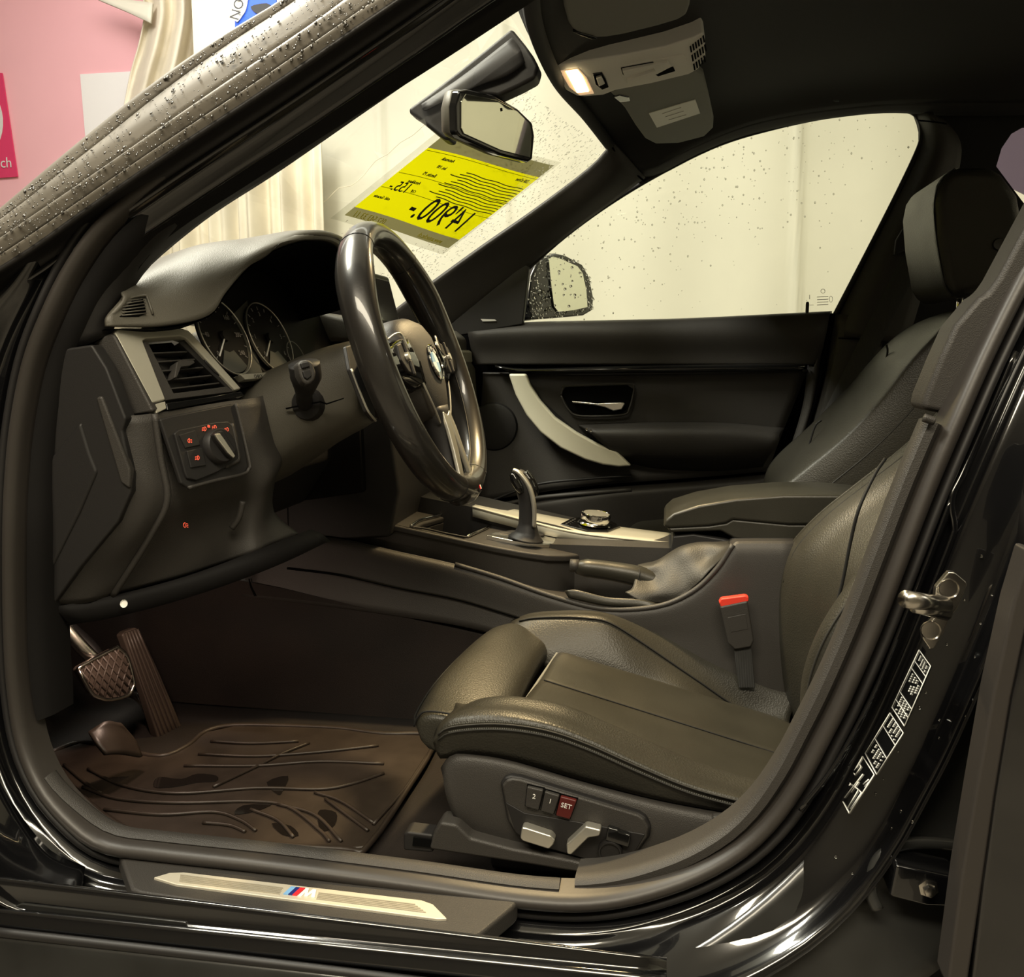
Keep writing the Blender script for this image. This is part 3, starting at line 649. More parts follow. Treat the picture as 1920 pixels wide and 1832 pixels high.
for s, (c0, c1, c2, c3) in ((s2, ((600, 745), (655, 828), (545, 1000), (497, 912))), (s3, ((720, 485), (768, 552), (660, 800), (608, 722)))):
    for a, b in ((c0, c1), (c1, c2), (c2, c3), (c3, c0)): stline(s, a, b, 1.8)
    def mixp(u, v):
        x0 = c0[0]+(c3[0]-c0[0])*u; y0 = c0[1]+(c3[1]-c0[1])*u; x1 = c1[0]+(c2[0]-c1[0])*u; y1 = c1[1]+(c2[1]-c1[1])*u
        return x0+(x1-x0)*v, y0+(y1-y0)*v
    for u in ((.3, .62) if s is s2 else (.18, .3, .72, .86)): stline(s, mixp(u, 0), mixp(u, 1), 1.4)
    for u0, u1 in (((.02, .28), (.66, .95)) if s is s2 else ((.03, .16), (.34, .6), (.74, .98))):
        for v in (.25, .45, .62, .8):
            n_ = 7
            for k in range(n_):
                if rnd.random() < .8:
                    u = u0+(u1-u0)*k/n_; stline(s, mixp(u, v), mixp(u+(u1-u0)/n_*.7, v), 2.6)
# lower B-pillar recess, rear door hinge
patch('rear_doorway_panel', [[P(*p) for p in l] for l in ([(1180, 1850, -.80), (1360, 1740, -.77), (1500, 1620, -.74), (1620, 1480, -.71), (1700, 1340, -.69), (1800, 1100, -.67), (1880, 830, -.65)], [(1330, 1900, -.80), (1500, 1790, -.775), (1640, 1670, -.745), (1760, 1540, -.715), (1830, 1400, -.695), (1900, 1150, -.68), (1980, 850, -.66)], [(1500, 1960, -.80), (1700, 1860, -.78), (1850, 1740, -.75), (1960, 1600, -.72), (2020, 1400, -.70), (2060, 1150, -.69), (2080, 850, -.67)])], 'paint_dirty', body, nu=30, nv=5, thick=.004, label='dusty painted rear door opening')
hg = pxprism('rear_door_hinge', [(1680, 1622), (1800, 1648), (1800, 1702), (1738, 1700), (1668, 1682)], -.775, .035, 'paint', body, .003, label='rear door hinge leaf')
lathe('hinge_bolt', [(0, -.006), (.005, -.005), (.006, 0), (.009, .001), (.009, .004)], P(1742, 1668, -.778), (0, 1, 0), 'steel', hg, 6)
tube('pressed_rim', [P(1800, 1585, -.735), P(1720, 1580, -.742), P(1668, 1592, -.75), P(1640, 1625, -.755), P(1632, 1670, -.762), P(1645, 1705, -.768)], .006, 'paint_dirty', body, 8)
pts = []
for k in range(60):
    i = rnd.randrange(int(key[21]*(RN-1)), int(key[33]*(RN-1))); n = rnd.choice((.112, .106, .12, .09)); p = RP[i]+RNRM[i]*n+Vector((0, -.030 if n > .1 else -.018, 0))
    if n > .115: p.y -= .012
    pts.append((p, Vector((0, -1, .3)), rnd.choice((.0006, .0009, .0013)), 1.2))
drops('water_drops', pts, 'water', body, 'beads of rain water')
# rear door leaf
rd = thing('rear_door', P(1860, 1830, -.9), 'black rear car door with a grey rubber edge strip', 'car door')
eo = [(1930, 1030), (1900, 1130), (1862, 1300), (1830, 1480), (1803, 1640), (1775, 1850), (1815, 1850), (1845, 1650), (1868, 1490), (1898, 1310), (1932, 1150), (1960, 1040)]
pxprism('door_edge_seal', eo, -.865, .03, 'rubber', rd, .003, label='grey rubber edge strip')
sk = [(1962, 1000), (1932, 1150), (1898, 1310), (1868, 1490), (1845, 1650), (1815, 1900)]
prism('door_skin', [P(q[0], q[1], -.868) for q in sk]+[Vector((.75, -.868, .25)), Vector((1.85, -.868, .25)), Vector((1.85, -.868, .98)), Vector((.80, -.868, .96))], (0, .03, 0), 'paint', rd, .003)
de = [(1990, 760), (1945, 900), (1930, 1030), (1900, 1130), (1862, 1300), (1830, 1480), (1803, 1640), (1775, 1850)]
prism('door_edge', [P(q[0], q[1], -.832) for q in de]+[Vector((.75, -.832, .25)), Vector((1.85, -.832, .25)), Vector((1.85, -.832, .98)), Vector((.80, -.832, .97))], (0, .03, 0), 'paint', rd, .003)
# front wing and bonnet ahead of the doorway
patch('front_wing', [[Vector(q) for q in r] for r in ([(-.46, -.80, .96), (-.9, -.83, .95), (-1.6, -.80, .86)], [(-.46, -.87, .88), (-.9, -.90, .87), (-1.6, -.87, .78)], [(-.46, -.89, .6), (-.9, -.92, .6), (-1.6, -.88, .55)], [(-.46, -.88, .25), (-.9, -.90, .25), (-1.6, -.86, .28)])], 'paint', body, nu=20, nv=5, thick=.004)
patch('bonnet', [[Vector(q) for q in r] for r in ([(-.58, -.80, .965), (-1.0, -.83, .95), (-1.6, -.80, .86)], [(-.68, -.4, 1.0), (-1.1, -.4, .99), (-1.65, -.4, .90)], [(-.72, 0, 1.005), (-1.1, 0, .995), (-1.68, 0, .905)], [(-.68, .4, 1.0), (-1.1, .4, .99), (-1.65, .4, .90)], [(-.58, .80, .965), (-1.0, .83, .95), (-1.6, .80, .86)])], 'paint', body, nu=16, nv=5, thick=.004)
# ================================================================== dashboard
dash = thing('dashboard', (-.25, 0, .62), 'dark soft-touch dashboard spanning the cabin behind the steering wheel', 'dashboard')
lip = [(196, 613, -.675), (300, 613, -.62), (388, 593, -.565), (425, 547, -.54), (470, 497, -.505), (520, 466, -.465), (575, 451, -.41), (625, 459, -.345), (652, 500, -.29), (662, 570, -.27)]
lipP = [P(*p) for p in lip]
crease = [(198, 594, -.672), (300, 560, -.605), (380, 520, -.555), (440, 492, -.515), (490, 472, -.485), (530, 457, -.45), (578, 445, -.405), (622, 449, -.345), (662, 490, -.27), (680, 570, -.25)]
sil = [(226, 556, -.65), (258, 534, -.61), (320, 502, -.555), (380, 473, -.505), (430, 462, -.475), (470, 457, -.45), (520, 448, -.43), (570, 440, -.40), (615, 444, -.345), (666, 475, -.25), (700, 560, -.20)]
silP = [P(*p) for p in sil]
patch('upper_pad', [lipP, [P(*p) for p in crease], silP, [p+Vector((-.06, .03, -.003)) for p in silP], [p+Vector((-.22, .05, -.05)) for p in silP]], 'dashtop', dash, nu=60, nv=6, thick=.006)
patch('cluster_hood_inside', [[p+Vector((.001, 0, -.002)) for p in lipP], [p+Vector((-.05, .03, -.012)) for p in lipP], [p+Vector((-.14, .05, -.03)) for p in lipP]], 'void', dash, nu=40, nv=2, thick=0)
# defroster grille at the pillar end
gp = Plane(P(228, 572, -.652), P(272, 592, -.634), P(268, 563, -.628))
gr = plprism('side_grille', gp, [(224, 574), (234, 568), (266, 563), (272, 590), (258, 596), (222, 597)], .0035, .004, 'void', dash, label='slotted side window demister grille')
for k in range(5):
    f = k/4
    a = gp.at(226, 574+f*21, .005); b = gp.at(268+f*3, 567+f*24, .005)
    tube('grille_slat', [a, b], .0008, 'dashtop', gr, 5, 1)
tube('grille_rim', [gp.at(*q, .004) for q in [(224, 570), (240, 562), (268, 557), (274, 562), (284, 592)]], .0014, 'dashtop', gr, 6, 3)
# left air vent
VP = Plane(P(211, 620, -.662), P(449, 732, -.51), P(281, 759, -.662))
vent = plprism('air_vent', VP, [(264, 636), (340, 630), (440, 733), (318, 748), (306, 754)], -.018, .006, 'void', dash, label='driver side air vent')
plprism('vent_trim', VP, [(211, 626), (216, 619), (226, 617), (338, 618), (350, 622), (362, 634), (449, 731), (438, 734), (346, 637), (334, 633), (270, 638), (264, 642), (307, 752), (281, 759)], .004, .014, 'alutrim', vent, .002, label='satin silver vent surround')
plprism('trim_foot', VP, [(283, 761), (307, 754), (309, 768), (291, 777)], .003, .012, 'alutrim', vent, .001)
plprism('vent_bezel', VP, [(264, 642), (276, 641), (325, 738), (424, 725), (438, 735), (318, 750), (308, 752)], .001, .016, 'plastic', vent, .001)
plprism('vent_cheek', VP, [(346, 637), (438, 733), (424, 727), (336, 642)], .000, .016, 'plastic_dark', vent, .001)
for t_ in (.17, .34, .52, .70, .87):
    l0 = (277+46*t_, 643+96*t_); r0 = (339+86*t_, 642+84*t_)
    plprism('vent_slat', VP, [l0, r0, (r0[0]+1, r0[1]+3), (l0[0]+1, l0[1]+3)], -.002, .012, 'plastic', vent, .0006)
plprism('vent_tab', VP, [(326, 682), (334, 679), (357, 679), (360, 684), (350, 690), (334, 692), (326, 712), (321, 712)], .006, .014, 'plastic', vent, .0012)
dl = plprism('vent_dial', VP, [(378, 666), (384, 668), (404, 690), (413, 702), (412, 706), (400, 698), (384, 680)], .002, .006, 'plastic_dark', vent, .0012)
for k in range(4):
    c_ = VP.at(385+k*5.2, 671+k*5.5, .0035); lathe('dial_mark', [(0, 0), (.0011, 0), (.0011, -.001)], c_, VP.n, 'whitetext', dl, 8)
plprism('gloss_strip', VP, [(310, 757), (380, 747), (436, 737), (450, 735), (456, 742), (434, 747), (312, 770)], .002, .01, 'gloss', dash, .001)
# end cap and side cover seen past the pillar
pxprism('end_cap', [(172, 642), (205, 624), (214, 628), (284, 764), (288, 772), (236, 782), (226, 760), (205, 690)], -.668, .03, 'plastic', dash, .003)
pxprism('side_cover', [(110, 655), (172, 646), (200, 690), (236, 785), (229, 808), (246, 890), (246, 922), (222, 978), (150, 1064), (95, 1140), (70, 1140), (66, 900), (86, 735)], -.694, .02, 'plastic_dark', dash, .003)
pxprism('cover_ridge', [(178, 745), (190, 742), (244, 880), (242, 918), (225, 905)], -.697, .01, 'plastic', dash, .003)
pxprism('cover_panel', [(150, 790), (168, 850), (182, 885), (150, 960), (90, 1080), (78, 1080), (76, 880)], -.697, .01, 'plastic_dark', dash, .004)
# lower panel round the light switch
lo = [[(232, 780, -.688), (262, 778, -.676), (290, 775, -.662)], [(240, 860, -.688), (275, 862, -.676), (302, 860, -.660)], [(246, 920, -.688), (285, 930, -.674), (314, 938, -.657)], [(222, 978, -.688), (255, 1000, -.674), (285, 1000, -.655)], [(150, 1064, -.688), (200, 1070, -.668), (242, 1070, -.650)], [(98, 1137, -.688), (165, 1130, -.668), (212, 1116, -.645)]]
patch('lower_panel_side', [[P(*p) for p in l] for l in lo], 'plastic', dash, nu=10, nv=5, thick=.005)
fr = [[(290, 775, -.662), (350, 765, -.610), (430, 752, -.545), (478, 746, -.505), (498, 740, -.43)], [(302, 860, -.660), (380, 848, -.595), (450, 838, -.545), (497, 832, -.505), (518, 822, -.43)], [(314, 938, -.657), (400, 922, -.590), (470, 905, -.535), (512, 884, -.505), (530, 862, -.43)], [(285, 1000, -.655), (380, 976, -.590), (450, 955, -.54), (497, 930, -.51), (515, 905, -.43)], [(242, 1070, -.650), (360, 1036, -.595), (440, 1008, -.545), (488, 985, -.52), (515, 960, -.43)], [(212, 1116, -.645), (340, 1082, -.60), (430, 1052, -.55), (490, 1030, -.53), (560, 1000, -.42)]]
patch('lower_panel', [[P(*p) for p in l] for l in fr], 'plastic', dash, nu=24, nv=5, thick=.005)
tube('panel_edge', [P(290, 776, -.664), P(302, 860, -.662), P(314, 938, -.659), P(285, 1000, -.657), P(242, 1070, -.652), P(212, 1116, -.647)], .004, 'plastic', dash, 8)
un = [[P(*p) for p in [(98, 1137, -.688), (212, 1116, -.645), (350, 1080, -.60), (490, 1030, -.53), (580, 998, -.42)]]]
un.append([P(*p) for p in [(108, 1168, -.67), (215, 1150, -.635), (355, 1110, -.59), (495, 1060, -.52), (600, 1010, -.40)]])
un.append([q+Vector((-.25, .03, .02)) for q in un[1]])
patch('under_panel', un, 'black', dash, nu=20, nv=3, thick=.005)
lathe('panel_screw', [(0, 0), (.004, 0), (.005, .002)], P(234, 1132, -.655), (0, -1, .3), 'whitetext', dash, 10, label='small footwell lamp')
fl_ = bpy.data.lights.new('footwell_light', 'AREA'); fl_.shape = 'DISK'; fl_.size = .03; fl_.energy = 0.6; fl_.color = (1.0, .72, .55)
fo_ = bpy.data.objects.new('footwell_light', fl_); col.objects.link(fo_); fo_.location = (-.37, -.50, .60); fo_.rotation_euler = (Vector((-.50, -.36, .30))-Vector(fo_.location)).to_track_quat('-Z', 'Y').to_euler()
# bezel, buttons and rotary light switch
LP = Plane(P(325, 812, -.655), P(460, 790, -.552), P(350, 905, -.655))
plprism('switch_recess', LP, [(300, 786), (320, 780), (435, 757), (447, 760), (466, 876), (458, 890), (352, 914), (340, 906)], 0, .006, 'plastic_dark', dash, .002)
tube('recess_rim', [LP.at(*q, .001) for q in [(441, 757), (452, 800), (467, 868), (465, 880), (455, 889), (400, 902), (352, 915)]], .0022, 'plastic', dash, 8)
tube('recess_rim', [LP.at(*q, .0015) for q in [(432, 795), (440, 830), (445, 858), (440, 866), (420, 875)]], .003, 'plastic', dash, 8)
sw = plprism('light_switch', LP, [(323, 814), (330, 807), (360, 801), (402, 792), (424, 791), (432, 798), (445, 860), (438, 868), (400, 888), (365, 902), (348, 898), (343, 888)], .004, .006, 'plastic_dark', dash, .0015, label='black headlight switch panel')
plprism('switch_button', LP, [(330, 817), (360, 808), (370, 836), (342, 842)], .006, .004, 'plastic_dark', sw, .001)
plprism('switch_button', LP, [(344, 847), (373, 841), (381, 874), (352, 879)], .006, .004, 'plastic_dark', sw, .001)
lathe('rotary_knob', [(0, .010), (.019, .010), (.021, .008), (.022, 0)], LP.at(404, 838, .003), LP.n, 'plastic_dark', sw, 28)
plprism('knob_grip', LP, [(388, 814), (396, 812), (401, 816), (422, 849), (420, 858), (416, 864), (405, 856), (385, 830), (380, 820)], .020, .012, 'plastic_dark', sw, .002)
plprism('knob_silver_edge', LP, [(380, 819), (390, 818), (399, 830), (419, 860), (416, 864), (405, 854), (386, 829)], .0215, .003, 'alu', sw, .001)
def symbol(pl, px, py, parent, s=4.0, h=.0075, flip=1):
    V = []; F = []
    def ln(a, b, wd):
        p, q = pl.at(px+a[0]*s, py+a[1]*s, h), pl.at(px+b[0]*s, py+b[1]*s, h); t = (q-p).normalized(); n_ = pl.n.cross(t)*wd; k = len(V)
        V.extend([p+n_, q+n_, q-n_, p-n_]); F.append((k, k+1, k+2, k+3))
    arcp = [(flip*(.15+.75*math.sin(a*math.pi/6)), -.9*math.cos(a*math.pi/6)) for a in range(7)]
    for a, b in zip(arcp+[arcp[0]], arcp[1:]+[arcp[0], arcp[0]]): ln(a, b, .00032)
    for y in (-.6, 0, .6): ln((-flip*.25, y), (-flip*1.0, y+.25), .00028)
    return link_mesh('lit_symbol', V, F, 'redlit', parent, False, 'red lit light symbol')
for q, f_ in (((376, 806), 1), ((395, 803), 1), ((407, 813), -1), ((349, 828), -1), ((363, 860), 1)): symbol(LP, *q, sw, 4.2, .0065, f_)
symbol(LP, 418, 807, sw, 4, .0065, 1); symbol(LP, 384.5, 801, sw, 2.4, .0065, -1)
bp_ = Plane(P(325, 990, -.640), P(345, 988, -.62), P(335, 1010, -.64)); symbol(bp_, 333, 992, dash, 5, .012, -1)
tube('bonnet_lever_rim', [P(455, 940, -.56), P(448, 970, -.56), P(435, 990, -.56)], .004, 'plastic', dash, 8)
# main dash cores
prism('dash_core', [(-.235, -.64, .93), (-.205, -.64, .86), (-.205, -.64, .76), (-.26, -.64, .68), (-.62, -.64, .66), (-.62, -.64, .96), (-.32, -.64, .96)], (0, .5, 0), 'plastic_dark', dash, .006)
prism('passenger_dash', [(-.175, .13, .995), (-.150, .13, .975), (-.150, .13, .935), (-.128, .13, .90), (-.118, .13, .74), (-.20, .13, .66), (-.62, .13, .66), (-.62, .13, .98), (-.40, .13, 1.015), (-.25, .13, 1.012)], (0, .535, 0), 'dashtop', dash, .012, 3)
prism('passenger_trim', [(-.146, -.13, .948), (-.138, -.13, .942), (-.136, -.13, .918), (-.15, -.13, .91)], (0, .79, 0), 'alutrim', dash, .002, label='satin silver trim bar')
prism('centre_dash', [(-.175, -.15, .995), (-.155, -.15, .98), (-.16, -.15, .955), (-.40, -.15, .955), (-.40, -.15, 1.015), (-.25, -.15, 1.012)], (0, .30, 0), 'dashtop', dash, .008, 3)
prism('centre_dash_face', [(-.17, -.145, .96), (-.155, -.145, .93), (-.15, -.145, .70), (-.40, -.145, .66), (-.40, -.145, .96)], (0, .29, 0), 'black', dash, .004)
prism('centre_stack', [(-.16, -.13, .90), (-.11, -.13, .86), (-.09, -.13, .70), (-.11, -.13, .62), (-.30, -.13, .60), (-.30, -.13, .90)], (0, .26, 0), 'plastic_dark', dash, .006)
# instrument cluster
CPl = Plane(Vector((-.212, -.50, .945)), Vector((-.198, -.30, .945)), Vector((-.248, -.50, 1.035)))
cl = prism('instrument_cluster', CPl.pts([(375, 560), (470, 450), (640, 440), (660, 620), (560, 705), (445, 725)], -.008), -CPl.n*.01, 'gaugeface', dash, label='instrument cluster')
ex = Vector((.014, .20, 0)).normalized(); ey = CPl.n.cross(ex).normalized()
if ey.z < 0: ey = -ey
G2 = CPl.at(506, 634); G1 = G2-ex*.118
def onface(g, r, a, h): return g+(ex*math.cos(a)+ey*math.sin(a))*r+CPl.n*h
for gi_, (g, R_) in enumerate(((G1, .0535), (G2, .0535))):
    tube('gauge_ring', [onface(g, R_, 2*math.pi*k/48, .001) for k in range(49)], .0011, 'alu', cl, 6, 1, closed=True)
    prism('gauge_dial', [onface(g, R_-.001, 2*math.pi*k/40, -.003) for k in range(40)], -CPl.n*.002, 'gaugeface', cl)
    prism('gauge_lower_field', [onface(g, R_-.003, math.radians(a), -.001) for a in range(235, 306, 7)]+[onface(g, .022, math.radians(a), -.001) for a in (300, 270, 240)], -CPl.n*.001, 'gaugegrey', cl)
    for k in range(13):
        a = math.radians(220-k*21.5)
        tube('gauge_mark', [onface(g, R_-.010, a, -.001), onface(g, R_-.005, a, -.001)], .0006, 'gaugemark', cl, 4, 1)
        if k % 2 == 0:
            text('gauge_number', str((20*k) if gi_ == 0 else k//2), onface(g, R_-.0165, a, -.0012), ex, ey, .0095, 'gaugemark', cl, .0001)
    lathe('gauge_hub', [(0, .004), (.007, .004), (.008, 0)], g+CPl.n*(-.001), CPl.n, 'gaugeface', cl, 18)
    tube('gauge_needle', [onface(g, -.006, math.radians(222), .0015), onface(g, .042, math.radians(222), .001)], .0011, 'whitetext', cl, 6, 1)
prism('cluster_field', CPl.pts([(440, 590), (470, 560), (480, 640), (500, 700), (455, 705)], -.006), -CPl.n*.001, 'gaugegrey', cl)
G3 = CPl.at(556, 668); tube('gauge_ring', [onface(G3, .024, 2*math.pi*k/30, 0) for k in range(31)], .0006, 'gaugemark', cl, 5, 1, closed=True)
prism('cluster_foot', CPl.pts([(446, 704), (534, 697), (536, 706), (456, 714)], .004), -CPl.n*.012, 'alutrim', cl, .001, label='pale lower trim of the cluster')
text('foot_lettering', 'CHECK', CPl.at(480, 708, .0045), ex, ey, .007, 'gaugegrey', cl, .0002)
# infotainment screen
sc = thing('infotainment_screen', (-.19, .0, 1.0), 'freestanding flat screen on top of the dashboard behind the steering wheel', 'screen')
Rm = Matrix.Rotation(math.radians(-14), 3, 'Y')
box('screen_housing', (-.185, .03, 1.035), (.016, .23, .105), 'plastic_dark', sc, .006, Rm)
box('screen_panel', Vector((-.185, .03, 1.035))+Rm@Vector((.0085, 0, 0)), (.002, .205, .082), 'screen', sc, .0005, Rm)
# steering column with stalk
colm = thing('steering_column', (-.12, -.37, .84), 'dark steering column shroud with indicator stalk', 'steering column')
def rr(w_, h_, n=20, p=3.0):
    return [(w_*math.copysign(abs(math.cos(a))**(2/p), math.cos(a)), h_*math.copysign(abs(math.sin(a))**(2/p), math.sin(a))) for a in [2*math.pi*k/n for k in range(n)]]
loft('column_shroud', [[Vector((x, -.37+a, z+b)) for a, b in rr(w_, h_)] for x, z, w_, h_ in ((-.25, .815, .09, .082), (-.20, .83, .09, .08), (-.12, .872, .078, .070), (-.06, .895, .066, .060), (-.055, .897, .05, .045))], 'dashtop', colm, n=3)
pxprism('shroud_joint', [(535, 765), (548, 762), (600, 752), (612, 756), (644, 746), (644, 748), (612, 759), (600, 755), (549, 765), (537, 768)], -.4585, .002, 'void', colm)
st = tube('indicator_stalk', [P(574, 760, -.44), P(570, 745, -.47), P(572, 722, -.50), P(573, 700, -.515), P(570, 682, -.52)], lambda t: .011+.009*min(1, max(0, (t-.35)*3)), 'plastic_dark', colm, 14, 5, label='black indicator stalk')
STP = Plane(P(556, 690, -.548), P(592, 690, -.530), P(570, 715, -.545))
prism('stalk_face', STP.pts([(558, 682), (566, 675), (578, 673), (588, 680), (594, 700), (590, 714), (580, 722), (570, 718), (562, 702)], 0), -STP.n*.018, 'plastic', st, .004, 3)
prism('stalk_button', STP.pts([(562, 682), (577, 678), (580, 688), (565, 692)], .003), -STP.n*.006, 'plastic_dark', st, .0012)
prism('stalk_button', STP.pts([(566, 697), (581, 692), (583, 706), (575, 712), (569, 708)], .003), -STP.n*.006, 'plastic_dark', st, .0012)
lathe('stalk_boot', [(.0, .0), (.02, .0), (.024, .008), (.024, .02)], P(573, 758, -.452), (0, 1, 0), 'rubber_dark', colm, 18)
# ================================================================== steering wheel
TL = math.radians(19.8)
WR = Vector((0, 1, 0)); WU = Vector((-math.sin(TL), 0, math.cos(TL))); WA = Vector((math.cos(TL), 0, math.sin(TL)))
WC = Vector((.017, -.37, .921))
def L(x, y, z=0.0): return WC+WR*x+WU*y+WA*z
wheel = thing('steering_wheel', WC, 'black leather steering wheel with silver spoke trim and round emblem', 'steering wheel')
RR = .1845
verts = []; NS, NT = 120, 20
for i in range(NS):
    th = 2*math.pi*i/NS
    d = math.degrees(th) % 360
    bul = sum(math.exp(-((d-c)/16)**2) for c in (38, 142))*.003+.0012*math.exp(-((d-270)/25)**2)
    c = L(RR*math.cos(th), RR*math.sin(th)); rad = WR*math.cos(th)+WU*math.sin(th)
    for j in range(NT):
        a = 2*math.pi*j/NT
        verts.append(c+rad*math.cos(a)*(.0178+bul*.6)+WA*math.sin(a)*(.0225+bul))
faces = [(i*NT+j, (i+1) % NS*NT+j, (i+1) % NS*NT+(j+1) % NT, i*NT+(j+1) % NT) for i in range(NS) for j in range(NT)]
rim = link_mesh('rim', verts, faces, 'rimleather', wheel)
bm = bmesh.new(); bm.from_mesh(rim.data); bmesh.ops.recalc_face_normals(bm, faces=bm.faces); bm.to_mesh(rim.data); bm.free()
for d in (58, 122, 252, 288):
    th = math.radians(d); c = L(RR*math.cos(th), RR*math.sin(th)); rad = WR*math.cos(th)+WU*math.sin(th)
    tube('rim_seam', [c+rad*math.cos(a)*.0181+WA*math.sin(a)*.0228 for a in [2*math.pi*k/24 for k in range(25)]], .0009, 'seam', rim, 5, 1, closed=True)
# inner stitched seam line all round the rim
tube('rim_stitching', [L((RR-.0178)*math.cos(a), (RR-.0178)*math.sin(a), .004) for a in [2*math.pi*k/90 for k in range(91)]], .0009, 'stitch', rim, 5, 1, closed=True)
# airbag cover
out = [(-.082, .030), (-.076, .052), (-.050, .066), (0, .071), (.050, .066), (.076, .052), (.082, .030), (.076, -.006), (.060, -.044), (.036, -.070), (.016, -.080), (-.016, -.080), (-.036, -.070), (-.060, -.044), (-.076, -.006)]
HZ = -.012
def hubsec(s, z): return [L(x*s, y*s-.004, z+HZ) for x, y in out]
hub = loft('airbag_cover', [hubsec(.94, -.045), hubsec(1.0, -.02), hubsec(1.0, .004), hubsec(.97, .014), hubsec(.86, .023), hubsec(.6, .030), hubsec(.3, .033), hubsec(.05, .034)], 'plastic', wheel, n=2)
em = lathe('emblem', [(.0255, -.004), (.0255, .002), (.0240, .0035), (.0230, .0028), (.0, .0028)], L(0, -.006, .032+HZ), WA, 'gloss', wheel, 36, label='round roundel emblem with blue and white quarters')
lathe('emblem_ring', [(.0243, .0030), (.0252, .0046), (.0262, .003)], L(0, -.006, .032+HZ), WA, 'chrome', em, 36)
for k in range(4):
    a0 = k*math.pi/2
    prism('emblem_quarter', [L(0, -.006, .0355+HZ)]+[L(.0150*math.cos(a0+j*math.pi/16), -.006+.0150*math.sin(a0+j*math.pi/16), .0355+HZ) for j in range(9)], -WA*.001, 'emwhite' if k % 2 == 0 else 'emblue', em)
for ch, a in (('B', 128), ('M', 90), ('W', 52)):
    ra = math.radians(a); text('emblem_letter', ch, L(.0192*math.cos(ra), -.006+.0192*math.sin(ra), .0352+HZ), WR*math.sin(ra)-WU*math.cos(ra), WR*math.cos(ra)+WU*math.sin(ra), .009, 'whitetext', em, .0003)
# spokes
for s in (-1, 1):
    sec = []
    for x, y0, y1, z0, z1 in ((.060, .034, -.040, -.030, .016), (.090, .034, -.030, -.026, .014), (.125, .026, -.022, -.018, .012), (.165, .020, -.022, -.012, .010), (.178, .018, -.020, -.010, .008)):
        sec.append([L(s*x, yy, zz) for yy, zz in ((y0, z0), (y0, (z0+z1)/2), (y0-.006, z1), ((y0+y1)/2, z1+.003), (y1+.006, z1), (y1, (z0+z1)/2), (y1, z0), ((y0+y1)/2, z0-.004))])
    sp_ = loft('side_spoke', sec, 'gloss', wheel, n=3)
    prism('spoke_button_panel', [L(s*x, y, .0165) for x, y in ((.088, .026), (.128, .020), (.135, .0), (.120, -.016), (.092, -.022), (.084, .0))], -WA*.006, 'plastic_dark', sp_, .002)
    lathe('spoke_roller', [(0, .004), (.005, .004), (.006, 0)], L(s*.108, .004, .0165), WA, 'alu', sp_, 16)
    box('spoke_button', L(s*.104, .017, .018), (.003, .018, .006), 'plastic', sp_, .001, Matrix((WR, WU, WA)).transposed()@Matrix.Rotation(math.pi/2, 3, 'Y'))
    box('spoke_button', L(s*.104, -.011, .018), (.003, .018, .006), 'plastic', sp_, .001, Matrix((WR, WU, WA)).transposed()@Matrix.Rotation(math.pi/2, 3, 'Y'))
    tube('spoke_trim', [L(s*x, y, z+HZ*.6) for x, y, z in ((.128, .030, .012), (.100, .037, .018), (.084, .034, .021), (.080, .010, .022), (.066, -.034, .021), (.044, -.068, .018), (.028, -.088, .014))], .0015, 'alu', sp_, 8)
    # paddle behind the rim
    prism('shift_paddle', [L(s*x, y, -.045) for x, y in ((.095, .045), (.135, .040), (.150, .01), (.145, -.045), (.128, -.060), (.10, -.03))], -WA*.006, 'plastic_dark', wheel, .002)
    tube('paddle_highlight', [L(s*x, y, -.044) for x, y in ((.150, .01), (.149, -.02), (.145, -.045), (.130, -.060))], .0016, 'alu', wheel, 6)  # silver line stands in for a thin highlight along the paddle
sec = []
for y, w_, z1 in ((-.066, .030, .016), (-.090, .024, .014), (-.125, .024, .010), (-.160, .030, .007), (-.178, .034, .004)):
    sec.append([L(xx, y, zz) for xx, zz in ((-w_, -.016), (-w_, z1-.006), (-w_*.6, z1-.002), (0, z1-.002), (w_*.6, z1-.002), (w_, z1-.006), (w_, -.016), (0, -.02))])
lsp = loft('lower_spoke', sec, 'plastic_dark', wheel, n=3)
for s in (-1, 1):
    prism('spoke_prong', [L(s*x, y, z) for x, y, z in ((.001, -.080, .014), (.018, -.074, .014), (.022, -.100, .0145), (.026, -.130, .013), (.034, -.164, .011), (.018, -.170, .011), (.008, -.135, .0135), (.002, -.105, .0145))], -WA*.006, 'alu', lsp, .002, label='satin silver prong')
tube('rim_clasp', [L((RR+.002)*math.cos(a), (RR+.002)*math.sin(a), 0) for a in [math.radians(258+k*4) for k in range(7)]], .0195, 'rimleather', wheel, 16, 2, squash=(1, 1.12), up=WA)
bd = prism('rim_badge', [L(x, y, .0225) for x, y in ((-.006, -.181), (.006, -.181), (.006, -.197), (-.006, -.197))], -WA*.004, 'gloss', wheel, .001)
prism('badge_stripe', [L(x, y, .023) for x, y in ((-.004, -.184), (0, -.184), (0, -.194), (-.004, -.194))], -WA*.001, 'mred', bd)
prism('badge_stripe', [L(x, y, .023) for x, y in ((0, -.184), (.004, -.184), (.004, -.194), (0, -.194))], -WA*.001, 'emwhite', bd)
lathe('wheel_boss', [(0, -.08), (.055, -.08), (.065, -.06), (.07, -.03), (.06, -.01)], WC, WA, 'plastic_dark', wheel, 28)
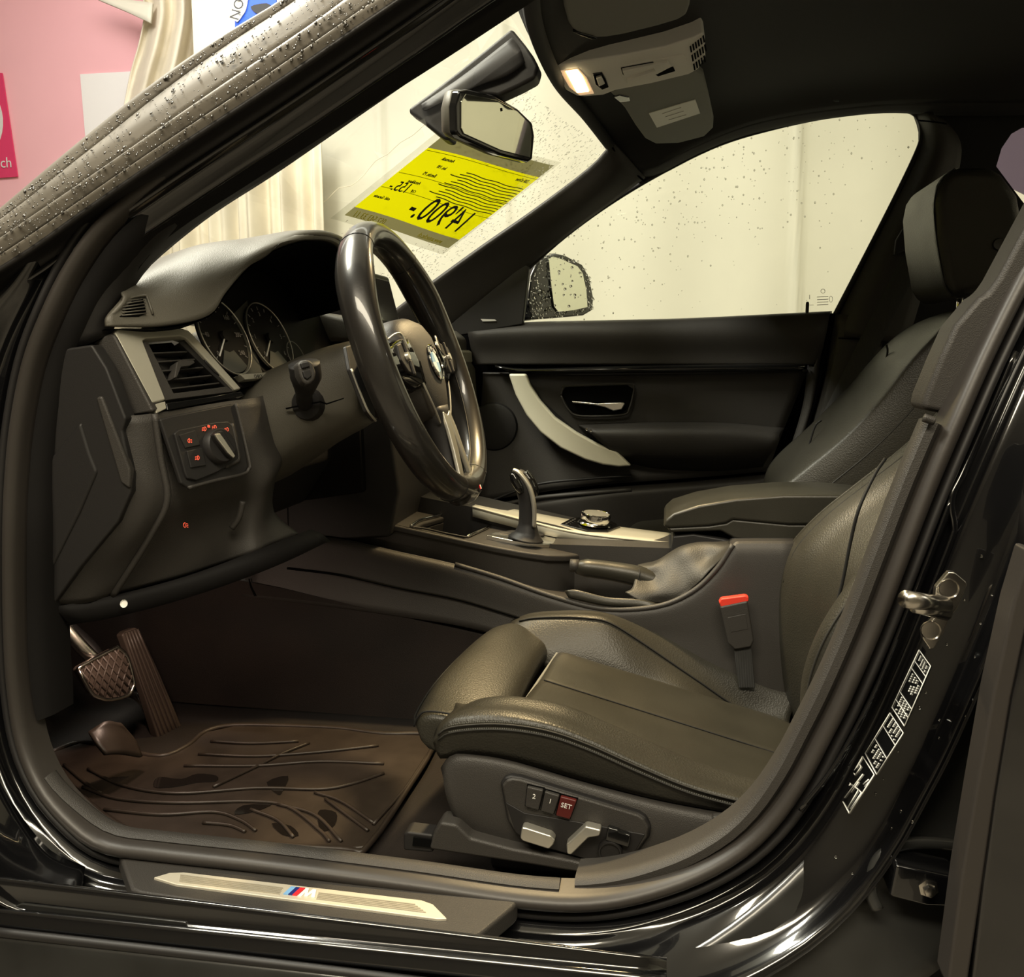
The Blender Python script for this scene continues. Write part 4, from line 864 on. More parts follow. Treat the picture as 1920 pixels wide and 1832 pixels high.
# ================================================================== centre console
con = thing('centre_console', (.1, 0, .31), 'black plastic centre console between the front seats', 'console')
zA, zB = P(750, 986, -.11), P(1000, 1038, -.10)
def ctop(x): return zA.z+(zB.z-zA.z)*(x-zA.x)/(zB.x-zA.x)
xe = P(1104, 1026, .02).x
plan = [(-.42, -.112), (-.2, -.112), (.02, -.112), (.07, -.110), (.12, -.103), (.16, -.09), (xe-.035, -.066), (xe-.012, -.035), (xe, .0), (xe+.002, .03), (-.42, .03)]
def planprism(name, pl_, z0, z1, m, bv, parent=con, label=None):
    v = [Vector((x, y, ctop(x)+z1)) for x, y in pl_]+[Vector((x, y, ctop(x)+z0)) for x, y in pl_]; n = len(pl_)
    f = [tuple(range(n)), tuple(range(2*n-1, n-1, -1))]+[(i, i+n, (i+1) % n+n, (i+1) % n) for i in range(n)]
    o = link_mesh(name, v, f, m, parent, True, label)
    b = bmesh.new(); b.from_mesh(o.data); bmesh.ops.recalc_face_normals(b, faces=b.faces); b.to_mesh(o.data); b.free()
    bevel(o, bv, 3); return o
cx, cy = -.05, 0.0
sm = [(x-.004 if x > 0 else x, y+.006) for x, y in plan]
tb1 = planprism('tray_block', sm, -.14, -.012, 'plastic', .002)
tb2 = planprism('tray_block_top', plan, -.012, 0, 'plastic', .004)
CT = Plane(Vector((0, -.1, ctop(0))), Vector((.1, -.1, ctop(.1))), Vector((0, 0, ctop(0))))
tpx = [(776, 990), (794, 981), (836, 969), (846, 970), (912, 986), (913, 991), (876, 1008), (868, 1009), (800, 993)]
ck = prism('cutter', CT.pts(tpx, .03), -CT.n*.075, 'black')
cut(tb1, ck); cut(tb2, ck); bpy.data.objects.remove(ck)
tr = prism('storage_tray', CT.pts(tpx, -.044), -CT.n*.004, 'black', con, label='open storage tray')
tube('tray_rim', [CT.at(*q, .003) for q in [(770, 989), (788, 978), (820, 970), (838, 965), (850, 967), (890, 976), (916, 985), (914, 991), (876, 1009)]], .0026, 'chrome', tr, 8)
tube('tray_rim', [CT.at(*q, .0015) for q in [(876, 1009), (830, 1000), (800, 993), (772, 989)]], .0014, 'plastic', tr, 8)
0 and prism('tray_bottom', CT.pts([(800, 992), (840, 978), (905, 990), (873, 1006)], .002), -CT.n*.001, 'plastic_dark', tr)
# side wall with soft ledge
ledge = [(470, 1045, -.14), (560, 1010, -.14), (640, 1012, -.14), (750, 1036, -.14), (854, 1059, -.14), (937, 1084, -.142), (1031, 1117, -.146), (1130, 1142, -.15), (1230, 1138, -.15), (1298, 1110, -.148), (1345, 1066, -.145), (1374, 1022, -.142), (1400, 1016, -.14), (1500, 1016, -.14)]
LG = [P(*p) for p in ledge]
mid = [P(*p) for p in [(462, 1075, -.155), (540, 1065, -.155), (640, 1078, -.155), (750, 1102, -.155), (854, 1122, -.156), (937, 1146, -.157), (1031, 1176, -.158), (1130, 1196, -.16), (1230, 1200, -.16), (1298, 1205, -.16), (1345, 1210, -.16), (1374, 1214, -.16), (1400, 1216, -.16), (1500, 1226, -.16)]]
low = [P(*p) for p in [(452, 1118, -.166), (540, 1128, -.166), (640, 1140, -.166), (750, 1156, -.166), (854, 1172, -.166), (937, 1190, -.167), (1031, 1222, -.168), (1130, 1250, -.17), (1230, 1270, -.17), (1298, 1285, -.17), (1345, 1300, -.17), (1374, 1306, -.17), (1400, 1310, -.17), (1500, 1330, -.17)]]
def gridpatch(name, rows, m, parent, sub=3, thick=.005):
    R = [cr(r, sub) for r in rows]; nu = len(R[0])-1
    cols = [cr([r[i] for r in R], 4) for i in range(nu+1)]; h = len(cols[0]); V = [v for c in cols for v in c]
    F = orient(V, [(i*h+j, (i+1)*h+j, (i+1)*h+j+1, i*h+j+1) for i in range(nu) for j in range(h-1)])
    o = link_mesh(name, V, F, m, parent)
    if thick:
        s = o.modifiers.new('s', 'SOLIDIFY'); s.thickness = thick; s.offset = -1
    return o
gridpatch('console_side', [LG, [p.lerp(q, .12)+Vector((0, -.006, 0)) for p, q in zip(LG, mid)], [p.lerp(q, .5)+Vector((0, -.004, 0)) for p, q in zip(LG, mid)], mid, low], 'plastic', con)
gridpatch('console_recess', [[p+Vector((0, .001, .001)) for p in LG], [Vector((p.x, -.115, p.z-.006)) for p in LG], [Vector((p.x, -.03, p.z-.012)) for p in LG]], 'plastic', con)
tube('side_groove', [q+Vector((0, -.003, 0)) for q in mid[1:7]], .0022, 'void', con, 6)
tube('console_bead', [q+Vector((0, -.002, .001)) for q in LG[4:12]], .0045, 'plastic', con, 8)
tube('panel_split', [P(467, 1085, -.165), P(470, 1100, -.168), P(478, 1118, -.170)], .0012, 'void', con, 6)
prism('recess_wall', [P(a, b, -.035) for a, b in [(1020, 1020), (1262, 1028), (1420, 1012), (1420, 1130), (1020, 1130)]], (0, .12, 0), 'plastic', con)
# satin trim strip
nt_ = [P(*p) for p in [(886, 950, .02), (945, 966, .02), (1006, 982, .02), (1075, 998, .02), (1150, 1008, .02), (1257, 1018, .02)]]
nb_ = [P(*p) for p in [(886, 969, .020), (945, 984, .020), (1006, 1000, .020), (1075, 1013, .020), (1150, 1022, .020), (1252, 1031, .020)]]
nf_ = [P(*p) for p in [(896, 942, .10), (950, 952, .10), (1010, 963, .10), (1075, 975, .10), (1150, 986, .10), (1262, 1000, .10)]]
patch('console_trim_face', [nb_, nt_], 'alutrim', con, nu=24, nv=2, thick=.004, linear=True)
patch('console_trim_top', [nt_, nf_], 'alutrim', con, nu=24, nv=3, thick=.004, linear=True, label='pale satin trim strip')
tube('trim_edge', nt_, .002, 'alutrim', con, 8)
prism('console_far_body', [(-.3, .03, .50), (-.3, .03, .70), (0, .03, .65), (.20, .03, .61), (.37, .03, .575), (.37, .03, .50)], (0, .12, 0), 'plastic_dark', con)
# rotary controller
TP = Plane(nt_[3], nt_[4], nf_[3])
ctl = thing('rotary_controller', TP.at(1115, 990), 'chrome ringed rotary control knob on the pale console trim', 'control knob')
prism('controller_plate', TP.pts([(1050, 985), (1072, 974), (1096, 972), (1140, 976), (1163, 988), (1140, 998), (1100, 997)], .003), -TP.n*.004, 'gloss', ctl, .001)
kc = TP.at(1115, 986, .003)
lathe('controller_knob', [(.030, 0), (.033, .002), (.028, .005), (.0275, .006), (.0285, .009), (.0285, .019), (.0275, .0215), (.0255, .0225), (.0245, .0215), (.0, .0215)], kc, Vector((.12, -.05, 1)), 'chrome', ctl, 40)
lathe('knob_top', [(.0, .0222), (.0243, .0222), (.0243, .0212)], kc, Vector((.12, -.05, 1)), 'alu', ctl, 40)
for k in range(5): box('plate_button', TP.at(1062+k*4, 986-k*2.2, .004), (.004, .012, .002), 'plastic_dark', ctl, .0006)
# gear selector
gs = thing('gear_selector', CT.at(985, 1008), 'upright automatic gear selector lever with silver edge on the console', 'gear lever')
prism('selector_frame', CT.pts([(911, 1011), (925, 1006), (955, 1004), (1026, 1008), (1057, 1020), (1048, 1026), (1027, 1028), (990, 1026), (950, 1019)], .008), -CT.n*.009, 'chrome', gs, .002, label='silver selector surround')
prism('selector_well', CT.pts([(932, 1007), (955, 1004), (1000, 1004), (1022, 1009), (1018, 1014), (990, 1014), (955, 1010)], .011), -CT.n*.006, 'plastic_dark', gs, .003)
GY = -.045
def lev(l, nm, m, sq, dy=0.0, parent=gs, seg=16, lab=None):
    pth = [P(a, b, GY+dy) for a, b, r in l]; rs = [r for a, b, r in l]
    def rf(t):
        x = t*(len(rs)-1); i = min(len(rs)-2, int(x)); return (rs[i]+(rs[i+1]-rs[i])*(x-i))/1110.0
    return tube(nm, pth, rf, m, parent, seg, 5, squash=sq, up=(1, 0, 0), label=lab)
lev([(986, 1010, 36), (988, 998, 24), (989, 982, 18), (989, 962, 17), (988, 940, 17), (985, 920, 18), (979, 905, 19), (972, 893, 18), (967, 886, 12)], 'lever', 'plastic_dark', (1, 1))
lev([(1001, 988, 4), (1002, 965, 4.5), (1000, 940, 5), (994, 917, 5), (985, 901, 5), (972, 886, 5), (962, 881, 4)], 'lever_edge', 'alu', (1, 1.2), -.014, lab='satin silver lever edge')
lev([(960, 888, 7), (966, 900, 10), (974, 914, 9), (979, 924, 5)], 'thumb_button', 'gloss', (1, 1), -.014)
lev([(985, 884, 5), (995, 898, 7), (1003, 915, 7), (1005, 930, 4)], 'lever_cap', 'gloss', (1, 2.2), .0)
# hand brake
hb = thing('hand_brake', P(1180, 1120, -.1), 'black leather hand brake lever lying low beside the console', 'hand brake')
def hrf(l):
    def rf(t):
        x = t*(len(l)-1); i = min(len(l)-2, int(x)); return (l[i]+(l[i+1]-l[i])*(x-i))/1150.0
    return rf
tube('brake_grip', [P(1080, 1064, -.105), P(1100, 1065, -.105), P(1140, 1070, -.10), P(1180, 1077, -.098), P(1205, 1084, -.095), P(1235, 1096, -.09)], hrf([12, 18, 19, 20.5, 22, 26]), 'leather_smooth', hb, 16, 5)
tube('release_button', [P(1069, 1060, -.106), P(1085, 1061, -.106)], .011, 'plastic', hb, 14, 2)
tube('grip_seam', [P(1196, 1061, -.098), P(1200, 1075, -.113), P(1194, 1092, -.113), P(1184, 1102, -.10)], .0009, 'seam', hb, 6)
bo = []
for k, (l, Y0) in enumerate((([(1172, 1108), (1205, 1128), (1246, 1130), (1290, 1108), (1330, 1072), (1366, 1030)], -.140), ([(1185, 1100), (1220, 1108), (1262, 1108), (1302, 1085), (1335, 1058), (1370, 1026)], -.132), ([(1192, 1080), (1225, 1082), (1262, 1072), (1300, 1055), (1335, 1040), (1372, 1022)], -.112), ([(1195, 1062), (1222, 1056), (1245, 1046), (1280, 1030), (1320, 1020), (1368, 1018)], -.085), ([(1200, 1060), (1225, 1050), (1250, 1038), (1282, 1022), (1320, 1014), (1368, 1014)], -.05))):
    bo.append([P(a, b+rnd.uniform(-3, 3), Y0+rnd.uniform(-.005, .004)) for a, b in l])
bt = patch('leather_gaiter', bo, 'gaiter', hb, nu=36, nv=6, thick=.003)
for v in bt.data.vertices:
    q = v.co; v.co = q+Vector((0, .0022*math.sin(q.x*95+q.z*70)+.0010*math.sin(q.x*50-q.z*150), .0012*math.sin(q.x*70+q.z*30)))
patch('gaiter_flap', [[P(1058, 1108, -.148), P(1080, 1106, -.15), P(1140, 1120, -.15), P(1200, 1124, -.148), P(1235, 1132, -.145)], [P(1064, 1118, -.152), P(1085, 1122, -.154), P(1140, 1133, -.154), P(1200, 1136, -.152), P(1232, 1138, -.15)], [P(1066, 1122, -.145), P(1090, 1128, -.147), P(1140, 1138, -.147), P(1200, 1140, -.147), P(1232, 1141, -.145)]], 'leather_smooth', hb, nu=20, nv=4, thick=.003)
# armrest
ar = thing('armrest', P(1400, 1015, -.02), 'padded leather armrest box between the front seats', 'armrest')
pxprism('armrest_pad', [(1243, 988), (1246, 976), (1262, 962), (1310, 947), (1380, 935), (1470, 928), (1570, 928), (1640, 935), (1640, 985), (1480, 985), (1374, 975), (1362, 982), (1330, 987), (1256, 991)], -.062, .16, 'leather_smooth', ar, .012, seg=4)
pxprism('armrest_lid', [(1250, 990), (1330, 986), (1362, 981), (1374, 974), (1480, 984), (1640, 984), (1640, 1014), (1400, 1014), (1376, 1010), (1352, 996), (1258, 999)], -.060, .155, 'leather_smooth', ar, .005, seg=3)
pxprism('armrest_base', [(1262, 1006), (1300, 1002), (1372, 1014), (1640, 1018), (1640, 1060), (1300, 1060), (1258, 1035)], -.058, .15, 'plastic_dark', ar, .003)
# belt buckle
bk = thing('belt_buckle', P(1395, 1275, -.17), 'seat belt buckle with red release button beside the driver seat', 'buckle')
pxprism('buckle_body', [(1350, 1138), (1402, 1127), (1414, 1202), (1408, 1214), (1378, 1219), (1366, 1208)], -.19, .018, 'plastic', bk, .003, seg=3)
pxprism('release_button', [(1348, 1130), (1352, 1123), (1398, 1117), (1404, 1120), (1404, 1128), (1352, 1139)], -.188, .014, 'redplastic', bk, .002, label='red release button')
pxprism('buckle_panel', [(1364, 1158), (1398, 1151), (1403, 1180), (1370, 1186)], -.1905, .004, 'plastic', bk, .0008)
pxprism('buckle_strap', [(1376, 1214), (1408, 1210), (1416, 1290), (1386, 1290)], -.184, .006, 'webbing', bk, .001)
# ================================================================== driver seat
ds = thing('driver_seat', (.35, -.37, .31), 'black leather driver seat with power controls on its plastic side', 'car seat')
def rowY(l, Y): return [P(a, b, Y) for a, b in l]
c0 = rowY([(814, 1400), (828, 1424), (866, 1414), (960, 1426), (1100, 1466), (1250, 1503), (1430, 1534)], -.632)
c1 = rowY([(812, 1388), (842, 1364), (930, 1357), (1020, 1368), (1100, 1394), (1200, 1438), (1300, 1478), (1430, 1512)], -.638)
c2 = rowY([(818, 1366), (855, 1339), (940, 1333), (1030, 1349), (1110, 1380), (1210, 1426), (1310, 1466), (1430, 1500)], -.622)
c3 = rowY([(830, 1350), (885, 1327), (950, 1323), (1040, 1338), (1120, 1370), (1230, 1419), (1330, 1460), (1440, 1490)], -.595)
c35 = [p+Vector((.004, .035, -.002)) for p in c3]
def seatz(x): return .476-(x-.18)*.26
def crow(Y, x0, x1, dz=0.0): return [Vector((x0+(x1-x0)*t/6, Y, seatz(x0+(x1-x0)*t/6)+dz)) for t in range(7)]
c4 = [Vector((p.x, -.525, min(p.z-.006, max(seatz(p.x), p.z-.04)))) for p in resample(c3, 7)]
c5 = [Vector((p.x, -.495, seatz(p.x)-.03)) for p in resample(c3, 7)]
patch('near_bolster', [c0, c1, c2, c3, c35, c4, c5], 'leather', ds, nu=48, nv=5, thick=.004)
for dz_ in (0, .0065):
    tube('bolster_stitching', [p+Vector((0, -.0015, -dz_)) for p in resample(c1, 40)[1:]], .0011, 'stitch', ds, 5, 2)
# individual stitches along the near bolster
q1 = resample(c1, 150)
V = []; F = []
for k in range(10, 148):
    for dz_ in (.0035, -.0045):
        a = q1[k]+Vector((0, -.0022, dz_)); b = a+(q1[k+1]-q1[k])*.6; n_ = Vector((0, 0, .0006)); i = len(V)
        V += [a-n_, b-n_, b+n_, a+n_]; F.append((i, i+1, i+2, i+3))
link_mesh('stitch_row', V, F, 'visor', ds, False)['kind'] = 'stuff'
# centre cushion
cc = []
for Y, x0, dz_ in ((-.53, .172, -.012), (-.50, .172, .0), (-.45, .177, .003), (-.385, .183, .000), (-.37, .185, -.002), (-.355, .187, .000), (-.29, .192, .003), (-.25, .196, .002), (-.225, .198, -.004)):
    r = [Vector((x0-.002, Y, seatz(x0)-.06)), Vector((x0-.003, Y, seatz(x0)-.02)), Vector((x0+.006, Y, seatz(x0)+dz_-.003)), Vector((x0+.025, Y, seatz(x0+.025)+dz_))]
    for x in (.26, .33, .40, .47, .54, .60): r.append(Vector((x, Y, seatz(x)+dz_-(.012 if x > .55 else 0))))
    cc.append(r)
patch('seat_cushion', cc, 'leather_smooth', ds, nu=40, nv=5, thick=.004)
tube('cushion_seam', [Vector((x, -.37, seatz(x)-.0012)) for x in (.195, .26, .33, .40, .47, .54)], .0012, 'seam', ds, 6)
tube('cushion_piping', [Vector((.172+.026*(Y+.50)/.275, Y, seatz(.178)-.012)) for Y in (-.50, -.43, -.36, -.29, -.225)], .0022, 'visor', ds, 6)
# far bolster
f0 = rowY([(956, 1172), (992, 1161), (1050, 1158), (1100, 1160), (1142, 1168), (1200, 1203), (1304, 1274), (1400, 1336), (1480, 1350)], -.195)
f1 = rowY([(958, 1166), (994, 1154), (1050, 1150), (1105, 1150), (1155, 1160), (1225, 1190), (1330, 1246), (1430, 1288), (1500, 1305)], -.168)
f2 = rowY([(960, 1164), (998, 1150), (1050, 1146), (1108, 1146), (1165, 1158), (1250, 1196), (1350, 1245), (1445, 1280), (1510, 1295)], -.145)
f3 = [p+Vector((0, .012, -.05)) for p in f2]
fi = [Vector((p.x+.002, -.232, min(p.z-.012, max(seatz(max(p.x, .1))-.004, p.z-.045)))) for p in resample(f0, 9)]
fj = [Vector((p.x, -.245, seatz(max(p.x, .12))-.03)) for p in fi]
patch('far_bolster', [fj, fi, f0, f1, f2, f3], 'leather', ds, nu=48, nv=5, thick=.004)
tube('bolster_seam', [p+Vector((0, -.001, .001)) for p in resample(f0, 30)[1:28]], .0016, 'seam', ds, 6, 2)
# thigh support
secs = []
for Y, px, py, xr, zr, drop in ((-.566, 784, 1356, .16, .462, .035), (-.556, 777, 1340, .166, .474, .05), (-.52, 780, 1322, .170, .480, .058), (-.45, 812, 1272, .174, .488, .058), (-.36, 860, 1220, .178, .493, .058), (-.28, 905, 1182, .182, .494, .058), (-.238, 938, 1172, .184, .488, .055), (-.226, 946, 1180, .182, .474, .04)):
    N = P(px, py, Y); xn, zn = N.x, N.z
    secs.append([Vector(q) for q in ((xn, Y, zn-.014), (xn+.005, Y, zn-.002), (xn+.018, Y, zn+.007), ((xn+xr)/2, Y, (zn+zr)/2+.010), (xr-.018, Y, zr+.002), (xr-.004, Y, zr-.006), (xr, Y, zr-.03), (xr-.01, Y, zr-drop), ((xn+xr)/2, Y, zn-drop), (xn+.010, Y, zn-.040))])
te = loft('thigh_support', secs, 'leather', ds, n=3); subsurf(te, 1)
tube('support_seam', [Vector((s[0].x+.0005, s[0].y, s[0].z+.004)) for s in secs[1:7]], .0014, 'seam', ds, 6)
tube('support_seam', [secs[1][k]+Vector((0, -.003, 0)) for k in (0, 1, 2, 3, 4)], .0014, 'seam', ds, 6)
# plastic side cover with controls
pr = [rowY(l, Y) for l, Y in (([(826, 1440), (846, 1414), (880, 1413), (960, 1426), (1100, 1467), (1250, 1504), (1440, 1538)], -.630), ([(830, 1455), (850, 1432), (890, 1428), (970, 1442), (1100, 1480), (1250, 1518), (1440, 1552)], -.644), ([(836, 1490), (870, 1500), (930, 1505), (1000, 1520), (1100, 1545), (1250, 1570), (1440, 1592)], -.650), ([(850, 1530), (890, 1552), (950, 1575), (1020, 1590), (1110, 1605), (1250, 1620), (1440, 1625)], -.648), ([(868, 1552), (905, 1584), (960, 1606), (1040, 1624), (1130, 1640), (1250, 1655), (1440, 1660)], -.640))]
patch('side_cover', pr, 'plastic', ds, nu=40, nv=5, thick=.006, label='grained plastic seat side cover')
panelpx = [(942, 1470), (950, 1460), (962, 1456), (980, 1459), (1196, 1524), (1208, 1532), (1217, 1549), (1215, 1566), (1182, 1612), (1167, 1620), (1117, 1614), (992, 1578), (966, 1558), (954, 1535)]
PPl = Plane(P(942, 1470, -.6535), P(1217, 1549, -.6535), P(1117, 1614, -.6535))
prism('panel_rim', PPl.pts([(a+(a-1080)*.028, b+(b-1540)*.035) for a, b in panelpx], .002), -PPl.n*.01, 'plastic_dark', ds, .003)
cp = prism('control_panel', PPl.pts(panelpx, .0045), -PPl.n*.01, 'plastic', ds, .003, 3, label='seat control panel')
prism('panel_lower_face', PPl.pts([(950, 1500), (985, 1520), (1080, 1536), (1210, 1560), (1180, 1611), (1165, 1617), (1117, 1611), (994, 1575), (968, 1556)], .0056), -PPl.n*.003, 'plastic_dark', cp, .001)
for l, tx, m_, mt in (([(991, 1468), (1021, 1475), (1012, 1512), (987, 1505)], '2', 'plastic', 'whitetext'), ([(1024, 1477), (1051, 1485), (1040, 1520), (1016, 1513)], '1', 'plastic', 'whitetext'), ([(1053, 1486), (1083, 1494), (1070, 1529), (1044, 1522)], 'SET', 'setred', 'whitetext')):
    prism('memory_button_well', PPl.pts([(a+(a-sum(q[0] for q in l)/4)*.1, b+(b-sum(q[1] for q in l)/4)*.1) for a, b in l], .0052), -PPl.n*.002, 'void', cp)
    prism('memory_button', PPl.pts(l, .0095), -PPl.n*.006, m_, cp, .0016, 3, label='dark red set button' if tx == 'SET' else None)
    mx_ = sum(q[0] for q in l)/4; my_ = sum(q[1] for q in l)/4-4
    ax_ = (PPl.at(l[1][0], l[1][1])-PPl.at(*l[0])); text('button_lettering', tx, PPl.at(mx_+1, my_, .0097), ax_, PPl.n.cross(ax_), .0078, mt, cp, .0003)
prism('seat_slider_switch', PPl.pts([(983, 1537), (991, 1537), (1037, 1552), (1044, 1560), (1042, 1568), (1033, 1577), (985, 1562), (980, 1557)], .018), -PPl.n*.014, 'alu', cp, .003, 3, label='satin silver switch')
prism('backrest_switch', PPl.pts([(1101, 1534), (1130, 1541), (1126, 1553), (1106, 1556), (1074, 1588), (1066, 1586), (1065, 1568)], .018), -PPl.n*.014, 'alu', cp, .003, 3, label='satin silver switch')
prism('bolster_switch', PPl.pts([(1141, 1541), (1160, 1546), (1163, 1549), (1184, 1556), (1180, 1580), (1136, 1566)], .012), -PPl.n*.008, 'gloss', cp, .002)
lathe('lumbar_knob', [(0, .006), (.010, .006), (.011, .008), (.0125, .008), (.0135, .004), (.0135, 0)], PPl.at(1145, 1588, .005), PPl.n, 'plastic_dark', cp, 28)
pxprism('rail_cover', [(804, 1594), (812, 1562), (825, 1542), (856, 1547), (882, 1572), (960, 1592), (1075, 1614), (1133, 1632), (1100, 1640), (990, 1622)], -.665, .03, 'plastic', ds, .004)
pxprism('seat_rail', [(756, 1564), (764, 1560), (812, 1566), (812, 1600), (756, 1595)], -.660, .025, 'plastic_dark', ds, .003)
pxprism('rail_slot', [(775, 1570), (810, 1575), (808, 1590), (773, 1586)], -.662, .004, 'void', ds)
pxprism('cover_clip', [(1336, 1532), (1362, 1530), (1356, 1548), (1340, 1560)], -.652, .01, 'plastic', ds, .002)
prism('seat_base', [(.16, -.60, .31), (.16, -.60, .40), (.52, -.60, .345), (.60, -.60, .31)], (0, .44, 0), 'plastic_dark', ds, .01)
# backrest
b0 = [P(*p) for p in [(1468, 1335, -.135), (1456, 1260, -.135), (1452, 1160, -.135), (1458, 1085, -.135), (1482, 1022, -.135), (1535, 964, -.135), (1605, 908, -.14), (1680, 850, -.16), (1740, 795, -.18), (1800, 720, -.2)]]
b1 = [p+Vector((.012, -.05, .0)) for p in b0]
b1b = [p+Vector((.035, -.10, -.004)) for p in b0]
b2 = [p+Vector((.062, -.235, -.006)) for p in b0]
b3 = [P(*p) for p in [(1530, 1440, -.53), (1522, 1370, -.53), (1520, 1300, -.53), (1530, 1240, -.53), (1556, 1170, -.53), (1600, 1095, -.53), (1650, 1020, -.53), (1705, 940, -.52), (1760, 860, -.51), (1830, 760, -.50)]]
b4 = [P(*p) for p in [(1512, 1440, -.58), (1502, 1370, -.585), (1500, 1310, -.585), (1508, 1250, -.585), (1535, 1180, -.585), (1578, 1112, -.58), (1630, 1045, -.575), (1690, 960, -.57), (1750, 870, -.56), (1830, 760, -.55)]]
b5 = [p+Vector((.012, -.035, -.004)) for p in b4]
b6 = [p+Vector((.07, -.045, -.02)) for p in b4]
patch('backrest', [b0, b1, b1b, b2, b3], 'leather', ds, nu=48, nv=6, thick=.004)
patch('backrest_bolster', [b3, b4, b5, b6], 'leather', ds, nu=48, nv=6, thick=.004)
patch('backrest_side', [[p+Vector((.09, .005, -.03)) for p in b0], b0], 'leather', ds, nu=40, nv=3, thick=.004)
tube('backrest_seam', [P(1564, 1150, -.40), P(1580, 1090, -.40), P(1596, 1010, -.40), P(1612, 950, -.40), P(1640, 890, -.38), P(1660, 860, -.36)], .0022, 'seam', ds, 6)
tube('backrest_seam', [p+Vector((.006, -.025, 0)) for p in b0[3:]], .0014, 'seam', ds, 6)
tube('backrest_seam', [p+Vector((.003, -.026, -.001)) for p in b4], .0014, 'stitch', ds, 6)
# ================================================================== passenger seat
ps = thing('passenger_seat', (.7, .37, .31), 'black leather passenger seat with headrest seen from its side', 'car seat')
p0 = rowY([(1432, 935), (1434, 892), (1456, 855), (1518, 798), (1583, 733), (1640, 668), (1680, 630), (1720, 605), (1765, 588)], .46)
p1 = rowY([(1440, 938), (1450, 895), (1480, 855), (1545, 790), (1610, 725), (1660, 660), (1702, 622), (1745, 596), (1785, 584)], .34)
p2 = rowY([(1446, 940), (1462, 912), (1500, 878), (1575, 815), (1640, 748), (1690, 684), (1735, 635), (1775, 598), (1800, 588)], .17)
p3 = [p+Vector((.02, -.035, -.006)) for p in p2]
p4 = [p+Vector((.10, -.045, -.045)) for p in p2]
p5 = [p+Vector((.17, -.02, -.075)) for p in p2]
patch('backrest', [p0, p1, p2, p3, p4, p5], 'leather', ps, nu=48, nv=6, thick=.004)
tube('backrest_seam', [p.lerp(q, .15)+Vector((0, -.003, 0)) for p, q in zip(p2, p3)], .0015, 'seam', ps, 6)
tube('backrest_seam', rowY([(1507, 878), (1516, 840), (1528, 800), (1540, 788)], .28), .002, 'seam', ps, 6)
tube('backrest_seam', rowY([(1658, 690), (1664, 660), (1662, 646)], .30), .002, 'seam', ps, 6)
tube('backrest_seam', [p+Vector((.05, -.0435, -.024)) for p in p2], .0013, 'stitch', ps, 6)
hr = pxprism('headrest', [(1778, 318), (1800, 312), (1860, 312), (1882, 325), (1912, 365), (1922, 418), (1905, 460), (1880, 510), (1850, 545), (1810, 558), (1788, 556), (1772, 530), (1758, 450), (1753, 380), (1760, 345)], .25, .25, 'leather', ps, .022, seg=5)
tube('headrest_seam', [P(a, b, .262) for a, b in [(1790, 316), (1762, 345), (1752, 385), (1757, 450), (1772, 530), (1786, 556)]], .0016, 'seam', hr, 6)
for Y in (.30, .44): tube('headrest_post', [P(1800, 552, Y), P(1798, 600, Y)], .006, 'chrome', ps, 10, 2)
prism('seat_cushion', [(.25, .14, .46), (.28, .14, .53), (.40, .14, .545), (.66, .14, .47), (.72, .14, .40), (.3, .14, .36)], (0, .46, 0), 'leather', ps, .03, 4)
box('seat_base', (.5, .37, .345), (.4, .40, .07), 'plastic_dark', ps, .01)
lathe('headrest_button', [(0, -.004), (.010, -.003), (.012, .002)], P(1873, 458, .249), (0, 1, 0), 'gloss', hr, 18)
# seat belt on the far pillar
sb = thing('seat_belt', P(1560, 780, .6), 'grey seat belt webbing hanging from the far centre pillar', 'seat belt')
patch('belt_webbing', [[P(*p) for p in l] for l in ([(1698, 470, .618), (1650, 560, .615), (1600, 660, .61), (1545, 770, .60), (1500, 850, .59)], [(1735, 480, .600), (1688, 570, .600), (1632, 680, .60), (1580, 780, .59), (1540, 850, .58)])], 'webbing', sb, nu=16, nv=3, thick=.0016)
pxprism('belt_guide', [(1676, 480), (1680, 450), (1692, 430), (1704, 422), (1722, 432), (1736, 450), (1740, 490), (1700, 470)], .62, .014, 'plastic_dark', sb, .004)
# ================================================================== passenger door
pd = thing('passenger_door', (.35, .70, .31), 'closed passenger door with silver pull handle and gloss black trim line', 'car door')
def r3(l): return [P(*p) for p in l]
prism('door_shell', [(-.30, .720, .30), (-.30, .720, 1.0), (-.10, .720, P(985, 607, .72).z), (.40, .720, P(1300, 599, .72).z), (P(1575, 600, .72).x, .720, P(1560, 587, .72).z), (P(1575, 600, .72).x, .720, .30)], (0, .03, 0), 'void', pd)
patch('upper_panel', [r3([(872, 612, .715), (985, 604, .712), (1150, 600, .71), (1300, 596, .71), (1560, 583, .71)]), r3([(874, 616, .68), (985, 608, .676), (1150, 604, .674), (1300, 600, .674), (1556, 588, .674)]), r3([(878, 630, .664), (985, 626, .66), (1150, 626, .658), (1300, 626, .658), (1550, 622, .658)]), r3([(884, 660, .676), (985, 660, .674), (1150, 662, .672), (1300, 663, .672), (1540, 664, .672)]), r3([(890, 684, .678), (985, 684, .676), (1150, 684, .676), (1300, 684, .676), (1534, 684, .676)])], 'plastic', pd, nu=30, nv=6, thick=.006)
patch('gloss_trim', [r3([(928, 684, .672), (985, 690, .668), (1150, 686, .668), (1350, 683, .668), (1510, 682, .670)]), r3([(930, 687, .655), (985, 693, .650), (1150, 690, .650), (1350, 687, .650), (1510, 686, .655)]), r3([(950, 696, .655), (1000, 698, .651), (1150, 697, .651), (1350, 696, .651), (1505, 694, .655)]), r3([(955, 700, .674), (1000, 702, .672), (1150, 701, .672), (1350, 699, .672), (1505, 697, .674)])], 'gloss', pd, nu=30, nv=4, thick=.003, label='gloss black trim strip')
